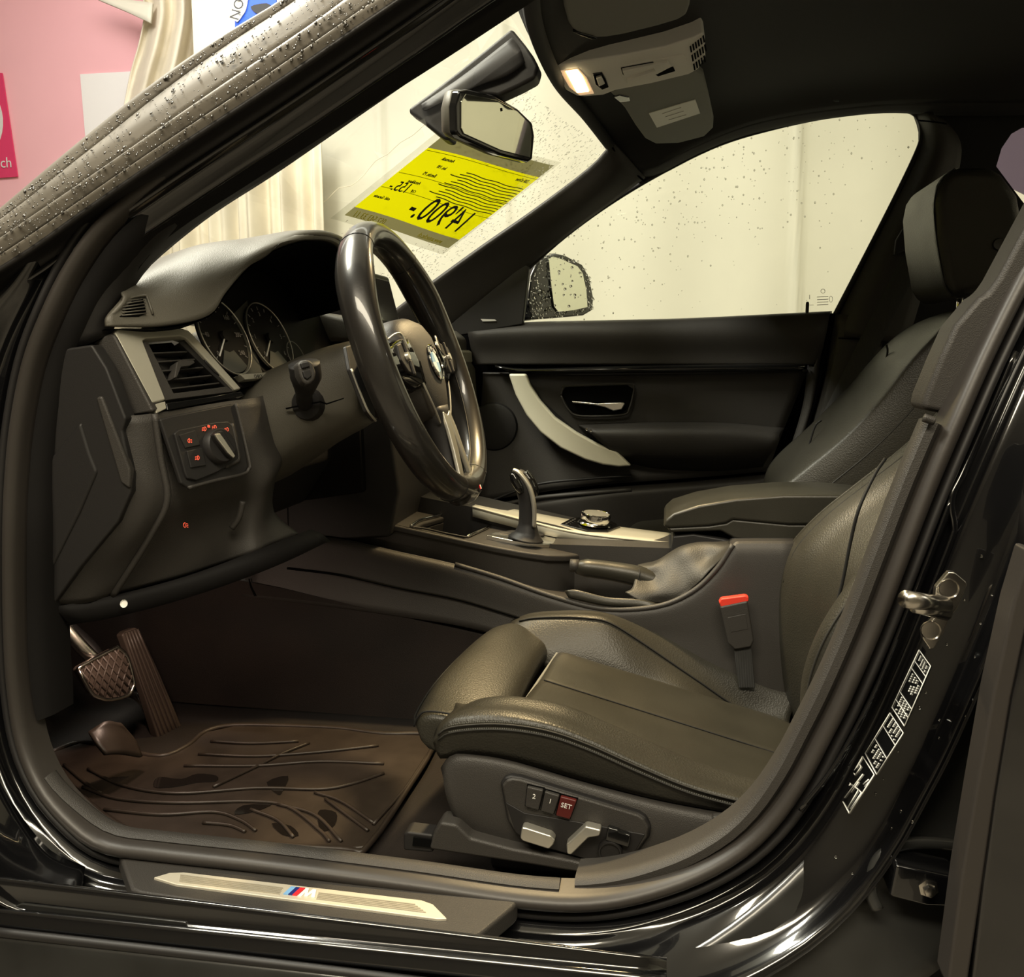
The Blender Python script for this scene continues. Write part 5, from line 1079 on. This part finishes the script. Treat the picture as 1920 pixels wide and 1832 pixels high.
patch('middle_panel', [r3([(905, 700, .678), (1100, 702, .680), (1300, 700, .680), (1515, 696, .680)]), r3([(905, 715, .684), (1100, 712, .690), (1300, 710, .690), (1510, 706, .690)]), r3([(900, 800, .686), (1100, 780, .690), (1300, 770, .690), (1488, 760, .690)]), r3([(900, 880, .684), (1100, 850, .688), (1300, 840, .688), (1460, 830, .688)]), r3([(900, 940, .68), (1100, 912, .68), (1300, 896, .68), (1440, 884, .68)])], 'plastic', pd, nu=30, nv=5, thick=.006)
patch('armrest', [r3([(1085, 796, .684), (1200, 792, .684), (1350, 792, .684), (1470, 802, .684)]), r3([(1100, 804, .62), (1200, 802, .605), (1350, 802, .605), (1462, 812, .625)]), r3([(1115, 820, .605), (1210, 824, .59), (1350, 824, .59), (1458, 832, .61)]), r3([(1150, 850, .62), (1230, 856, .61), (1350, 858, .61), (1440, 858, .63)]), r3([(1170, 866, .684), (1240, 880, .684), (1350, 884, .684), (1430, 876, .684)])], 'plastic', pd, nu=24, nv=6, thick=.005)
rc = pxprism('handle_recess', [(1052, 738), (1060, 726), (1176, 722), (1188, 730), (1180, 764), (1164, 776), (1088, 778), (1068, 768)], .676, .006, 'void', pd, .002)
tube('recess_rim', [P(a, b, .673) for a, b in [(1052, 740), (1056, 728), (1066, 724), (1176, 720), (1188, 726), (1188, 736), (1180, 766), (1166, 778), (1088, 780), (1066, 768), (1052, 742)]], .0028, 'plastic', rc, 8)
pxprism('inner_handle', [(1071, 751), (1095, 753), (1120, 756), (1135, 755), (1170, 754), (1172, 758), (1166, 768), (1150, 771), (1134, 764), (1115, 760), (1073, 756)], .664, .010, 'chrome', rc, .003, seg=3, label='chrome inner door handle')
pull = [(953, 701), (986, 701), (994, 722), (1012, 750), (1040, 782), (1080, 810), (1120, 832), (1156, 846), (1172, 862), (1184, 874), (1160, 876), (1130, 872), (1096, 862), (1050, 840), (1012, 810), (986, 778), (966, 740)]
pxprism('pull_handle', pull, .612, .022, 'pull', pd, .006, seg=3, label='curved pale satin pull handle')
pxprism('pull_handle_core', [(960, 705), (984, 705), (1010, 750), (1080, 812), (1158, 850), (1178, 872), (1130, 868), (1050, 836), (990, 776)], .636, .045, 'plastic_dark', pd, .004)
for k in range(2): lathe('window_switch_dot', [(0, 0), (.003, 0), (.0035, .002)], P(1100+k*8, 805+k*2, .606), (0, -1, 0), 'chrome', pd, 10)
patch('lower_panel', [r3([(890, 950, .688), (1100, 918, .688), (1300, 902, .688), (1445, 888, .688)]), r3([(890, 962, .655), (1100, 928, .650), (1300, 910, .650), (1440, 898, .655)]), r3([(890, 990, .652), (1100, 955, .648), (1300, 935, .648), (1440, 922, .652)]), r3([(890, 1060, .67), (1100, 1040, .67), (1300, 1020, .67), (1440, 1010, .67)]), r3([(890, 1180, .68), (1100, 1180, .68), (1300, 1180, .68), (1440, 1180, .68)])], 'plastic', pd, nu=24, nv=5, thick=.006)
tube('pocket_lip', r3([(900, 956, .655), (1000, 935, .650), (1100, 925, .648), (1184, 918, .650)]), .006, 'plastic', pd, 8)
tube('pocket_lip', r3([(900, 948, .655), (1000, 910, .655), (1100, 898, .655), (1184, 892, .66)]), .0035, 'plastic_dark', pd, 8)
lathe('door_speaker', [(0, -.004), (.05, -.003), (.06, .0), (.064, .008)], P(925, 800, .68), (0, 1, 0), 'plastic_dark', pd, 36)
patch('door_edge', [r3([(1514, 682, .684), (1505, 760, .684), (1478, 850, .684), (1450, 930, .684)]), r3([(1530, 682, .672), (1521, 760, .672), (1492, 850, .672), (1465, 930, .672)]), r3([(1546, 600, .69), (1540, 700, .69), (1510, 850, .69), (1482, 930, .69)])], 'plastic', pd, nu=16, nv=4, thick=.005)
tube('door_gap', r3([(1562, 588, .682), (1552, 640, .682), (1535, 720, .682), (1500, 850, .68), (1478, 930, .68)]), .007, 'void', pd, 8)
lp = lathe('lock_pin', [(.004, 0), (.004, .026), (.003, .03), (0, .031)], P(1513, 590, .69), (0, 0, 1), 'plastic_dark', pd, 12)
lathe('pin_collar', [(.004, .003), (.010, .002), (.011, -.003)], P(1513, 590, .69), (0, 0, 1), 'plastic', lp, 16)
tri = pxprism('mirror_triangle', [(800, 640), (840, 612), (880, 578), (984, 494), (992, 500), (980, 608)], .668, .025, 'plastic_dark', pd, .003)
pxprism('triangle_tab', [(901, 598), (928, 599), (931, 602), (905, 603)], .664, .004, 'plastic_grey', tri, .0005)
adopt(wseal, pd)
# window etching
et = pw
for k in range(4): tube('etched_line', [P(1532, 557+k*5, .697), P(1553, 556+k*5, .697)], .0009, 'gaugemark', et, 4, 1)
tube('etched_ring', [P(1543+4*math.cos(a), 546+4*math.sin(a), .697) for a in [k*math.pi/6 for k in range(13)]], .0006, 'gaugemark', et, 4, 1, closed=True)
tube('etched_line', [P(1510, 572, .697), P(1526, 572, .697)], .0005, 'gaugemark', et, 4, 1)
tube('etched_line', [P(1518, 553, .697), P(1518, 561, .697)], .0008, 'gaugemark', et, 4, 1)
tube('etched_ring', [P(1558+3*math.cos(a), 561+6*math.sin(a), .697) for a in [k*math.pi/6 for k in range(13)]], .0005, 'gaugemark', et, 4, 1, closed=True)
# outside mirror
MP = Plane(P(1030, 530, .90), P(1100, 530, 1.0), P(1030, 590, .90))
mo = [(996, 520), (1008, 494), (1022, 480), (1042, 474), (1062, 478), (1095, 496), (1108, 520), (1116, 560), (1113, 582), (1096, 592), (1050, 596), (1000, 600), (990, 572)]
om = prism('outside_mirror', MP.pts(mo, -.004), -MP.n*.05, 'paint', pd, .006, 3, label='black wing mirror beaded with rain')
prism('mirror_glass', MP.pts([(1028, 486), (1036, 481), (1050, 485), (1082, 499), (1092, 512), (1099, 545), (1101, 576), (1076, 582), (1046, 585), (1038, 575), (1032, 530)], .002), -MP.n*.004, 'mirror', om, .001, label='mirror glass')
pxprism('mirror_foot', [(940, 560), (1000, 520), (1000, 600), (960, 604)], .86, .06, 'paint', om, .01)
pts = []
for k in range(420):
    x = rnd.uniform(988, 1116); y = rnd.uniform(474, 598)
    ins = 1036 < x < 1094 and 494 < y < 576
    # only where the housing is
    c = False
    for i in range(len(mo)):
        (xa, ya), (xb, yb) = mo[i-1], mo[i]
        if (ya > y) != (yb > y) and x < (xb-xa)*(y-ya)/(yb-ya)+xa: c = not c
    if c and (not ins or rnd.random() < .12): pts.append((MP.at(x, y, -.003 if not ins else .0025), MP.n, rnd.choice((.002, .0028, .0036, .0045)), 1.0))
drops('water_drops', pts, 'water', om, 'beads of rain water')
# rain on the passenger window and windscreen
def inpoly(x, y, poly):
    c = False
    for i in range(len(poly)):
        (xa, ya), (xb, yb) = poly[i-1], poly[i]
        if (ya > y) != (yb > y) and x < (xb-xa)*(y-ya)/(yb-ya)+xa: c = not c
    return c
pts = []
while len(pts) < 420:
    x = rnd.uniform(985, 1725); y = rnd.uniform(215, 600)
    if not inpoly(x, y, wp): continue
    dens = max(.06, 1-abs((x-1180)*.6+(y-330))/330)
    if rnd.random() > dens: continue
    pts.append((P(x, y, .7045), Vector((0, 1, 0)), rnd.choice((.0008, .0011, .0014, .0021)), rnd.uniform(1, 1.4)))
drops('water_drops', pts, 'water', pw, 'scattered rain drops')
pts = []
WPl = Plane(wsp(-.1, -.05), wsp(.45, -.05), wsp(.2, .15))
while len(pts) < 1500:
    Y = rnd.uniform(.05, .57); x = rnd.uniform(-.25, .24)
    if Y < .40 and x < .1 and rnd.random() > .06: continue
    p = wsp(Y, x); pts.append((p+Vector((-.001, 0, .0015)), Vector((-.54, 0, .84)), rnd.choice((.0010, .0014, .0019)), rnd.uniform(1, 1.5)))
drops('water_drops', pts, 'water', WS, 'dense rain drops')
# ================================================================== roof fittings
oc = thing('overhead_console', P(1180, 120, 0), 'grey overhead console with a lit reading lamp and speaker grille', 'overhead console')
OP = Plane(P(1040, 108, -.06), P(1310, 52, -.06), P(1150, 155, .06))
prism('console_panel', OP.pts([(1032, 107), (1070, 101), (1120, 95), (1170, 87), (1245, 72), (1300, 54), (1315, 46), (1320, 56), (1321, 92), (1308, 115), (1290, 125), (1220, 142), (1152, 155), (1130, 164), (1095, 167), (1080, 166), (1060, 155), (1045, 132)], .014), -OP.n*.03, 'plastic_grey', oc, .003, 3)
ln = prism('reading_lamp', OP.pts([(1048, 117), (1082, 112), (1098, 130), (1112, 160), (1085, 163), (1066, 148)], .0155), -OP.n*.003, 'lamp_glow', oc, .001, label='clear reading lamp lens')
prism('lit_bulb_window', OP.pts([(1059, 116), (1080, 113), (1090, 126), (1102, 154), (1080, 156)], .0172), -OP.n*.002, 'lamp_on', ln, .0006, label='glowing lamp window')
prism('lamp_switch', OP.pts([(1109, 122), (1127, 119), (1134, 130), (1140, 147), (1127, 152), (1115, 142)], .016), -OP.n*.004, 'gloss', oc, .001)
prism('lamp_switch_rocker', OP.pts([(1116, 128), (1126, 125), (1132, 138), (1121, 143)], .0185), -OP.n*.003, 'plastic_grey', oc, .001)
rb = prism('sunroof_recess', OP.pts([(1160, 108), (1222, 96), (1278, 86), (1284, 92), (1286, 104), (1230, 124), (1172, 140), (1164, 128)], .0150), -OP.n*.002, 'plastic_grey', oc, .001)
prism('recess_shadow', OP.pts([(1226, 122), (1260, 108), (1264, 116), (1232, 126)], .0162), -OP.n*.001, 'void', rb)
prism('sunroof_rocker', OP.pts([(1165, 112), (1222, 100), (1250, 95), (1256, 104), (1230, 118), (1174, 138), (1172, 130), (1226, 112), (1222, 106), (1168, 122)], .020), -OP.n*.006, 'plastic_grey', rb, .0015)
tube('rocker_line', [OP.at(*q, .0158) for q in [(1163, 110), (1222, 99), (1228, 104), (1222, 108), (1166, 122), (1163, 110)]], .0008, 'void', rb, 5, 1)
for r_ in range(3):
    for k in range(6):
        u = k/5; x = 1290+u*27-r_*2+r_*4; y = 72-u*20+r_*(18-u*0)+u*0
        x0, y0 = 1291+u*24+r_*3.2, 71-u*19+r_*17
        if x0 > 1319: continue
        prism('grille_slot', OP.pts([(x0, y0), (x0+2.8, y0-1.8), (x0+5.0, y0+9.4), (x0+2.2, y0+11.2)], .0152), -OP.n*.002, 'void', oc)
ll = bpy.data.lights.new('reading_light', 'AREA'); ll.shape = 'DISK'; ll.size = .05; ll.energy = 4.0; ll.color = (1.0, .74, .38)
lo_ = bpy.data.objects.new('reading_light', ll); col.objects.link(lo_); lo_.location = OP.at(1080, 136, .03); lo_.rotation_euler = (Vector((.22, -.38, .45))-Vector(lo_.location)).to_track_quat('-Z', 'Y').to_euler(); ll.spread = math.radians(85)
# sun visors
vs = thing('sun_visor', P(1170, 40, -.15), 'grey sun visor folded up in front of the driver', 'sun visor')
V1 = Plane(P(1080, 47, -.22), P(1285, 5, -.22), P(1075, -150, -.48))
prism('visor_board', V1.pts([(1052, -30), (1056, 0), (1064, 28), (1072, 40), (1088, 50), (1108, 56), (1135, 55), (1170, 49), (1230, 34), (1270, 22), (1286, 12), (1292, -5), (1300, -60), (1330, -260), (1030, -260)], .012), -V1.n*.014, 'visor', vs, .005, 3)
prism('visor_clip', V1.pts([(1072, 42), (1090, 50), (1108, 56), (1118, 54), (1108, 50), (1086, 44)], .014), -V1.n*.006, 'gloss', vs, .001)
vs = thing('sun_visor', P(1260, 200, .3), 'grey sun visor with a white label folded up in front of the passenger', 'sun visor')
V2 = Plane(P(1150, 158, .10), P(1312, 122, .10), P(1270, 258, .50))
prism('visor_board', V2.pts([(1142, 161), (1152, 154), (1230, 138), (1306, 118), (1318, 128), (1328, 170), (1337, 212), (1336, 230), (1320, 246), (1270, 259), (1227, 260), (1208, 250), (1190, 225), (1170, 192)], .012), -V2.n*.014, 'visor', vs, .005, 3)
prism('visor_label', V2.pts([(1215, 200), (1302, 174), (1311, 200), (1230, 227)], .0135), -V2.n*.002, 'whitetext', vs, label='white warning label')
for k in range(3): tube('label_print', [V2.at(1240+k*6, 200+k*6, .0137), V2.at(1275+k*5, 188+k*7, .0137)], .0006, 'gaugemark', vs, 4, 1)
prism('visor_clip', V2.pts([(1148, 168), (1160, 164), (1178, 168), (1180, 176), (1160, 178)], .014), -V2.n*.006, 'gloss', vs, .002)
# grab handle and coat hook
gh = thing('grab_handle', P(1500, 190, .55), 'black folding grab handle above the passenger window', 'grab handle')
tube('handle_grip', [P(*p) for p in [(1412, 204, .575), (1430, 192, .565), (1440, 180, .55), (1475, 166, .54), (1520, 158, .54), (1548, 158, .545), (1560, 170, .56), (1568, 182, .572), (1600, 178, .585)]], .0085, 'plastic_dark', gh, 10, squash=(1, 1.3))
for a, b in ((1415, 204), (1590, 180)): box('handle_foot', P(a, b-6, .585), (.05, .012, .022), 'plastic_dark', gh, .004)
o = pxprism('airbag_tag', [(1374, 180), (1376, 172), (1398, 152), (1403, 153), (1402, 158), (1382, 180)], .50, .006, 'plastic_grey', None, .001); tag(o, 'thin pale curtain airbag tag on the roof lining beside the grab handle', 'tag')
# interior mirror
im = thing('interior_mirror', P(920, 240, -.02), 'dark framed interior mirror hanging below the sensor cover', 'rear-view mirror')
ma, mb = P(858, 215, -.165), P(1001, 262, .025)
dn_ = (mb-ma).normalized(); upv = Vector((.13, -.08, 1)); IM = Plane(ma, mb, ma+upv)
mf = [(862, 170), (876, 167), (930, 179), (972, 204), (999, 230), (1003, 255), (999, 300), (990, 305), (937, 291), (864, 258), (856, 248), (855, 200)]
prism('mirror_housing', IM.pts(mf, .0), -IM.n*.018, 'gloss', im, .004, 3)
bk_ = []
for s_, d__ in ((1.0, .014), (1.0, .024), (.93, .036), (.8, .046)):
    cx_ = sum(a for a, b in mf)/len(mf); cy_ = sum(b for a, b in mf)/len(mf)
    bk_.append([IM.at(cx_+(a-cx_)*s_, cy_+(b-cy_)*s_, -d__) for a, b in mf])
loft('mirror_shell', bk_, 'dashtop', im, n=3)
prism('mirror_glass', IM.pts([(872, 176), (930, 187), (968, 208), (992, 232), (995, 255), (992, 296), (937, 282), (868, 251), (863, 240), (863, 190)], .0022), -IM.n*.004, 'mirror', im, .001, label='mirror glass')
prism('mirror_sensor_dot', IM.pts([(936, 203), (939, 202), (940, 208), (937, 209)], .003), -IM.n*.001, 'void', im)
tube('mirror_stalk', [P(850, 190, -.06), P(875, 205, -.075), P(900, 222, -.07)], .014, 'plastic_dark', im, 12)
sc_ = [(764, 204), (800, 178), (860, 132), (910, 92), (959, 52), (985, 84), (1000, 105), (1010, 124), (1004, 146), (972, 163), (935, 180), (890, 176), (850, 200), (845, 262), (832, 262), (800, 236), (783, 222), (768, 212)]
pxprism('sensor_cover', sc_, -.085, .045, 'plastic_dark', im, .010, seg=3)
patch('sensor_cover_lid', [r3([(790, 195, -.091), (870, 140, -.091), (960, 70, -.091)]), r3([(800, 205, -.097), (880, 150, -.099), (975, 90, -.099)]), r3([(880, 168, -.093), (950, 142, -.095), (985, 118, -.093)])], 'plastic_dark', im, nu=14, nv=4, thick=.004)
# price sheet behind the windscreen
sh = thing('price_sheet', WPl.at(740, 425), 'yellow price sheet reading 14900 standing mirrored behind the windscreen', 'price sheet')
def Sh(u, v, h=.012):
    # u: 0 at reading start (passenger side), 1 at reading end; v: 0 bottom, 1 top
    bl, br, tl, tr_ = (836, 459), (640, 397), (1034, 304), (822, 250)
    x = (bl[0]*(1-u)+br[0]*u)*(1-v)+(tl[0]*(1-u)+tr_[0]*u)*v; y = (bl[1]*(1-u)+br[1]*u)*(1-v)+(tl[1]*(1-u)+tr_[1]*u)*v
    y += 3.5*math.sin(u*5+1)*(1-abs(v-.5))-1.5
    return WPl.at(x, y, h)
def shgrid(nm, u0, u1, v0, v1, m, h, nu=14, nv=6, par=sh, lab=None):
    V = [Sh(u0+(u1-u0)*i/nu, v0+(v1-v0)*j/nv, h) for i in range(nu+1) for j in range(nv+1)]
    F = orient(V, [(i*(nv+1)+j, (i+1)*(nv+1)+j, (i+1)*(nv+1)+j+1, i*(nv+1)+j+1) for i in range(nu) for j in range(nv)])
    return link_mesh(nm, V, F, m, par, True, lab)
shgrid('sheet_paper', 0, 1, .105, .86, 'yellow', .010)
shgrid('sheet_footer', 0, 1, 0, .105, 'bandgrey', .010)
shgrid('sheet_header', 0, 1, .86, 1.0, 'bandgrey', .010)
shgrid('clear_sleeve', -.03, 1.06, -.075, 1.04, 'plasticfilm', .008, lab='clear plastic sleeve')
def shtext(s, u, v, size, m, shear=0.0, nm='printed_text'):
    xd = Sh(u+.05, v)-Sh(u-.05, v); yd = Sh(u, v+.05)-Sh(u, v-.05)
    yd = yd-xd*(yd.dot(xd)/xd.dot(xd))
    t_ = text(nm, s, Sh(u, v, .0125), xd, yd, size, m, sh, .0003, shear=shear)
M['ybright'] = mat('yellow_lettering', (.95, .86, .10), 0.6, emit=0.0); 
shtext("14'900.-", .34, .275, .090, 'blacktext', nm='price')
shtext('www.autoche.ch', .22, .045, .019, 'ybright', .25)
shtext('052 543 33 11', .80, .045, .021, 'ybright', .25)
shtext('155.-', .86, .41, .034, 'blacktext')
shtext('Anzahlung', .80, .49, .011, 'blacktext'); shtext('CHF', .73, .40, .010, 'blacktext')
shtext('exkl. Garantie', .90, .27, .010, 'blacktext')
shtext('Benzin, PS', .76, .60, .012, 'blacktext'); shtext('km, 190', .74, .70, .011, 'blacktext'); shtext('Automatik', .76, .79, .011, 'blacktext')
shtext('330i xDrive', .10, .80, .014, 'blacktext')
for k in range(11):
    v = .42+k*.030
    pth = [Sh(u, v+.004*math.sin(u*30), .0122) for u in [.02+j*.03 for j in range(int(18+((k*5) % 7)*.6))]]
    tube('printed_line', pth, .0011, 'blacktext', sh, 4, 1)
for v in (.375, .555, .84): tube('printed_rule', [Sh(u, v, .0121) for u in [j*.05 for j in range(21)]], .0005, 'bandgrey', sh, 4, 1)
# ================================================================== pedals and mat
bp2 = thing('brake_pedal', P(195, 1310, -.42), 'square brake pedal with a diamond-ribbed metal-rimmed pad', 'pedal')
BP = Plane(P(146, 1255, -.455), P(236, 1222, -.37), P(192, 1308, -.425))
pad = [(146, 1256), (152, 1249), (212, 1217), (222, 1216), (238, 1232), (250, 1276), (248, 1290), (238, 1304), (206, 1312), (186, 1308), (170, 1298)]
prism('pedal_pad', BP.pts(pad, 0), -BP.n*.014, 'pedal_rubber', bp2, .003, 3)
tube('pad_rim', [BP.at(*q, .001) for q in pad+[pad[0]]], .0030, 'steel', bp2, 8, 3)
def clip(a, b):
    pts_ = [(a[0]+(b[0]-a[0])*k/60, a[1]+(b[1]-a[1])*k/60) for k in range(61)]
    ins = [q for q in pts_ if inpoly(q[0], q[1], pad)]
    return (ins[0], ins[-1]) if len(ins) > 3 else None
for k in range(12):
    for a, b in (((120+k*13, 1340), (165+k*13, 1190)), ((60+k*16, 1190), (180+k*16, 1330))):
        c_ = clip(a, b)
        if c_: tube('pad_rib', [BP.at(*c_[0], .001), BP.at(*c_[1], .001)], .0018, 'pedal_rubber', bp2, 6, 1)
tube('pedal_arm', [P(120, 1175, -.43), P(150, 1210, -.42), P(185, 1245, -.405)], .010, 'steel', bp2, 10, squash=(1, .6))
tube('pedal_shaft', [BP.at(200, 1290, -.015), P(180, 1230, -.36), P(120, 1170, -.38)], .012, 'rubber_dark', bp2, 10)
ap = thing('accelerator_pedal', P(325, 1405, -.28), 'long upright ribbed accelerator pedal beside the brake pedal', 'pedal')
AP = Plane(P(230, 1186, -.33), P(259, 1176, -.30), P(315, 1412, -.30))
al = [(229, 1190), (236, 1183), (254, 1176), (262, 1180), (300, 1262), (346, 1372), (350, 1386), (335, 1398), (312, 1414), (302, 1405), (270, 1300)]
prism('pedal_plate', AP.pts(al, 0), -AP.n*.016, 'pedal_rubber', ap, .003, 3)
for k in range(5):
    f = (k+.5)/5
    tube('plate_rib', [AP.at(232+f*27, 1187-f*8, .001), AP.at(270+f*28, 1302-f*35, .001), AP.at(308+f*36, 1404-f*18, .001)], .0024, 'pedal_rubber', ap, 6, 3)
tube('pedal_link', [AP.at(290, 1330, -.016), P(262, 1310, -.30), P(240, 1300, -.28)], .008, 'steel', ap, 10)
fm = thing('floor_mat', PZ(450, 1470, .318), 'moulded black rubber floor mat with curved ridges under the pedals', 'floor mat')
ZM = .322
def mz(l, dz=0.0): return [PZ(a, b, ZM+dz) for a, b in l]
edge = [(92, 1412), (150, 1392), (220, 1404), (300, 1418), (352, 1398), (385, 1372), (440, 1360), (560, 1362), (640, 1366), (720, 1376), (812, 1378), (806, 1412), (770, 1470), (690, 1586), (640, 1592), (400, 1575), (250, 1560), (150, 1490)]
ev = mz(edge)
prism('mat_sheet', ev, (0, 0, -.010), 'mat', fm, .003, 2)
tube('mat_rim', ev+[ev[0]], .004, 'mat', fm, 8, 4)
for l in ([(395, 1392), (470, 1396), (560, 1392)], [(372, 1416), (480, 1420), (600, 1412), (710, 1400)], [(345, 1438), (480, 1438), (600, 1430), (720, 1434)], [(165, 1444), (230, 1475), (330, 1490), (480, 1480), (600, 1482), (660, 1472), (720, 1452)], [(155, 1478), (220, 1500), (330, 1508), (470, 1505), (540, 1515), (600, 1560), (618, 1580)], [(195, 1520), (300, 1530), (400, 1525), (450, 1540), (480, 1560)], [(120, 1436), (160, 1470), (190, 1490)], [(400, 1478), (480, 1440), (530, 1415), (580, 1395)], [(590, 1488), (640, 1505), (700, 1545)], [(520, 1510), (590, 1530), (640, 1580)], [(470, 1520), (520, 1540), (550, 1572)], [(380, 1545), (430, 1550), (460, 1562)], [(700, 1548), (760, 1480), (800, 1420)], [(690, 1560), (650, 1530), (610, 1500)]):
    tube('mat_ridge', [p+Vector((0, 0, .002)) for p in mz(l)], .0024, 'mat', fm, 6, 6)
for l in ([(288, 1468), (300, 1458), (340, 1462), (370, 1452), (406, 1456), (404, 1466), (370, 1468), (330, 1476), (292, 1478)], [(500, 1468), (540, 1456), (530, 1485), (520, 1490)], [(455, 1512), (510, 1508), (480, 1522), (440, 1528)], [(600, 1520), (630, 1525), (628, 1548), (605, 1560), (596, 1540)], [(510, 1545), (545, 1550), (560, 1568), (530, 1566)]):
    prism('wet_patch', [p+Vector((0, 0, .0012)) for p in mz(l)], (0, 0, -.0008), 'wet', fm, smoothpoly=3)
fr_ = [r3([(165, 1372, -.52), (200, 1352, -.50), (230, 1358, -.48)]), r3([(180, 1390, -.53), (215, 1378, -.50), (255, 1388, -.46)]), r3([(200, 1412, -.53), (235, 1412, -.50), (268, 1418, -.46)])]
patch('foot_rest', fr_, 'mat', fm, nu=14, nv=4, thick=.006)
